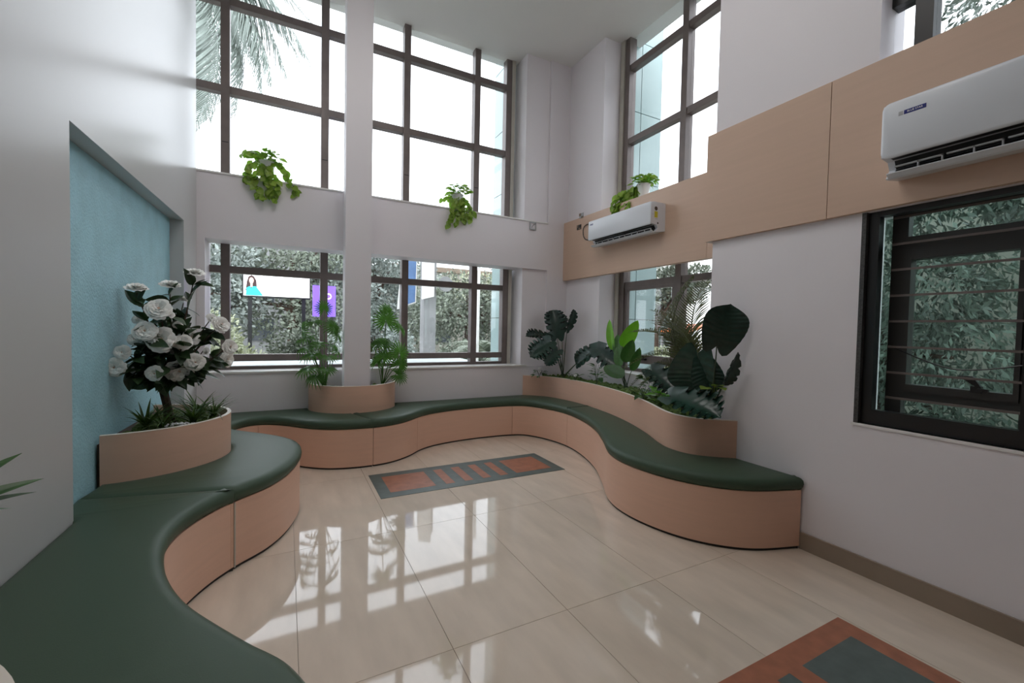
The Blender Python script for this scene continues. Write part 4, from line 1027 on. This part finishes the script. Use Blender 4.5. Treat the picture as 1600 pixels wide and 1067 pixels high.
# post with beige board, banners, pole
pst = thing('concrete_post', (3.0, 10, -.3), 'square grey concrete post carrying a cream board', 'post')
MB().box((2.87, 10, -.3), (3.17, 10.3, 3.6)).build('shaft', M_conc, pst)
MB().add([(2.80, 9.95, 2.03), (3.03, 9.75, 2.10), (3.03, 9.75, 3.7), (2.80, 9.95, 3.7), (2.83, 9.98, 2.03), (3.06, 9.80, 2.10), (3.06, 9.80, 3.7), (2.83, 9.98, 3.7)], [(0, 1, 2, 3), (7, 6, 5, 4), (0, 4, 5, 1), (1, 5, 6, 2), (2, 6, 7, 3), (3, 7, 4, 0)]).build('cream_board', M_whitep, pst)
lv = MB().lathe([(0, 0), (.20, .0), (.20, .05), (0, .06)], (0, 0, 0), 20); me = mesh('disc', lv.v, lv.f, M_conc)
o = put('disc', me, pst, (3.36, 9.9, 2.42), (0, 0, 1), (0, -1, 0), .9)
bn = thing('banner', (2.72, 10.5, 1.9), 'blue hanging banner with white edges outside the right rear window', 'banner', 'hanging banners outside')
MB().add([(2.55, 10.5, 1.88), (2.82, 10.5, 1.98), (2.85, 10.5, 3.6), (2.55, 10.5, 3.6), (2.55, 10.52, 1.88), (2.82, 10.52, 1.98), (2.85, 10.52, 3.6), (2.55, 10.52, 3.6)], [(0, 1, 2, 3), (7, 6, 5, 4), (0, 4, 5, 1), (1, 5, 6, 2), (2, 6, 7, 3), (3, 7, 4, 0)]).build('cloth', M_bluep, bn)
MB().add([(2.55, 10.495, 1.88), (2.82, 10.495, 1.98), (2.82, 10.495, 2.01), (2.55, 10.495, 1.91)], [(0, 1, 2, 3)]).add([(2.795, 10.494, 1.97), (2.82, 10.494, 1.98), (2.85, 10.494, 3.6), (2.825, 10.494, 3.6)], [(0, 1, 2, 3)]).build('white_edge', M_whitep, bn)
MB().tube([(2.50, 10.55, 3.58), (2.9, 10.55, 3.58)], .02).build('rod', M_conc, bn)
MB().tube([(2.52, 10.58, -.3), (2.52, 10.58, 3.6)], .03).build('mast', M_conc, bn)
bn = thing('banner', (2.4, 10.5, 1.8), 'narrow white banner beside the blue one', 'banner', 'hanging banners outside')
MB().add([(2.34, 10.40, 1.80), (2.50, 10.40, 1.82), (2.50, 10.40, 3.0), (2.44, 10.40, 3.0), (2.34, 10.42, 1.80), (2.50, 10.42, 1.82), (2.50, 10.42, 3.0), (2.44, 10.42, 3.0)], [(0, 1, 2, 3), (7, 6, 5, 4), (0, 4, 5, 1), (1, 5, 6, 2), (2, 6, 7, 3), (3, 7, 4, 0)]).build('cloth', M_whitep, bn)
MB().tube([(2.49, 10.44, -.3), (2.49, 10.44, 3.05)], .018).build('mast', M_conc, bn)
fp = MB().tube([(3.83, 9, -.3), (3.84, 9, 2), (3.85, 9, 3.4)], .035, 8).lathe([(0, 0), (.05, .03), (0, .08)], (3.85, 9, 3.38), 8).build('flagpole', M_whitep, smooth=True); tag(fp, 'thin white pole outside the right rear window', 'pole')
sw = thing('sign_wall', (5.2, 12, -.3), 'low dark garden wall with large white letters', 'sign')
MB().box((4.0, 12, -.3), (7.2, 12.25, .45)).box((4.0, 11.97, .45), (7.2, 12.28, .50)).build('wall', M_conc, sw)
t = obj('letters', text_mesh('letters', 'NA', .55, M_whitep, .03), None); t.parent = sw; t.rotation_euler = (pi/2, 0, 0); t.location = (.32, -.02, 1.02)
# buildings far behind
def building(x0, x1, y0, y1, h, wallm, label, cols, rows, face='y'):
    r = thing('building', ((x0+x1)/2, (y0+y1)/2, -.3), label, 'building')
    MB().box((x0, y0, -.3), (x1, y1, h)).build('wall', wallm, r)
    MB().box((x0-.15, y0-.15, h), (x1+.15, y1+.15, h+.25)).build('roof_edge', M_brownb, r)
    for i in range(cols):
        for j in range(rows):
            if face == 'y':
                w = (x1-x0)/cols; a_ = x0+w*(i+.25); z0 = .6+j*1.7
                wn = MB().box((a_, y0-.05, z0), (a_+w*.5, y0, z0+1.0)).build('window', M_winD, r)
            else:
                w = (y1-y0)/cols; a_ = y0+w*(i+.25); z0 = .6+j*1.7
                wn = MB().box((x0-.05, a_, z0), (x0, a_+w*.5, z0+1.0)).build('window', M_winD, r)
    return r
building(-9, 3.5, 23, 27, 5.0, M_conc, 'long grey building behind the trees of the rear windows', 7, 2)
building(4.2, 14, 21.5, 26, 4.2, M_beige, 'beige building with a brown roof edge behind the pole', 5, 2)
building(16, 22, 13.5, 24, 5.2, M_whitep, 'white building beyond the alcove window', 5, 2, 'x')
# outside the right windows
R1 = random.Random(9)
tree('tree', 11.5, 10.6, 3.2, blobset(11.5, 10.6, .4, 2.7, 1.5, 10, R1), 10000, .12, M_tree3, 'grey-green tree seen through the alcove window', 21, .16)
tree('tree', 9.0, 8.7, 3.6, blobset(9.2, 8.6, 2.2, 3.2, .8, 8, R1), 6000, .10, M_tree, 'slim tree trunk with leaves on top outside the alcove window', 22, .13)
tree('shrub', 7.6, 7.0, .9, blobset(7.6, 7.0, -.1, .8, .8, 8, R1), 7000, .08, M_tree2, 'yellow-green shrub outside the alcove window', 23, .05, cat='shrub')
tree('tree', 12.0, 7.2, 4.6, blobset(12.0, 7.2, .8, 4.3, 1.7, 12, R1), 10000, .12, M_tree, 'tall green tree outside the alcove window beside the near wall', 24, .16)
ob = thing('street_stall', (9.5, 8.2, -.3), 'small stall with an orange awning outside the alcove window', 'stall')
M_or = mat('orange_awning', (.75, .20, .05), .6)
MB().add([(9.0, 7.6, 1.42), (9.0, 8.5, 1.42), (9.8, 8.5, 1.62), (9.8, 7.6, 1.62), (9.0, 7.6, 1.36), (9.0, 8.5, 1.36), (9.8, 8.5, 1.56), (9.8, 7.6, 1.56)], [(0, 1, 2, 3), (7, 6, 5, 4), (0, 4, 5, 1), (1, 5, 6, 2), (2, 6, 7, 3), (3, 7, 4, 0)]).build('awning', M_or, ob)
MB().box((9.2, 7.7, -.3), (9.7, 8.4, 1.0)).build('counter', M_whitep, ob)
for yy in (7.64, 8.46):
    MB().box((9.0, yy-.02, -.3), (9.04, yy+.02, 1.36)).box((9.76, yy-.02, -.3), (9.8, yy+.02, 1.56)).build('post', M_conc, ob)
def hedge(x, y0, y1, z1, n, seed, label):
    rnd = random.Random(seed)
    bl = [((x+rnd.uniform(-.3, .5), rnd.uniform(y0, y1), rnd.uniform(-.1, z1)), (.55, .55, .55)) for _ in range(26)]
    return tree('tree', x+.5, (y0+y1)/2, z1*.8, bl, n, .10, M_treeR, label, seed, .12, hang=.9)
hedge(6.2, 1.5, 3.9, 3.2, 20000, 31, 'dense leafy tree right outside the barred window')
hedge(6.4, -.2, 1.6, 6.6, 30000, 32, 'tall leafy tree outside the barred window reaching the upper right window')
struct(MB().box((8.2, -6, -.3), (8.5, 5.2, 3.4)).build('garden_wall', M_beige), 'grey-beige boundary wall behind the leafy trees on the right', 'wall')
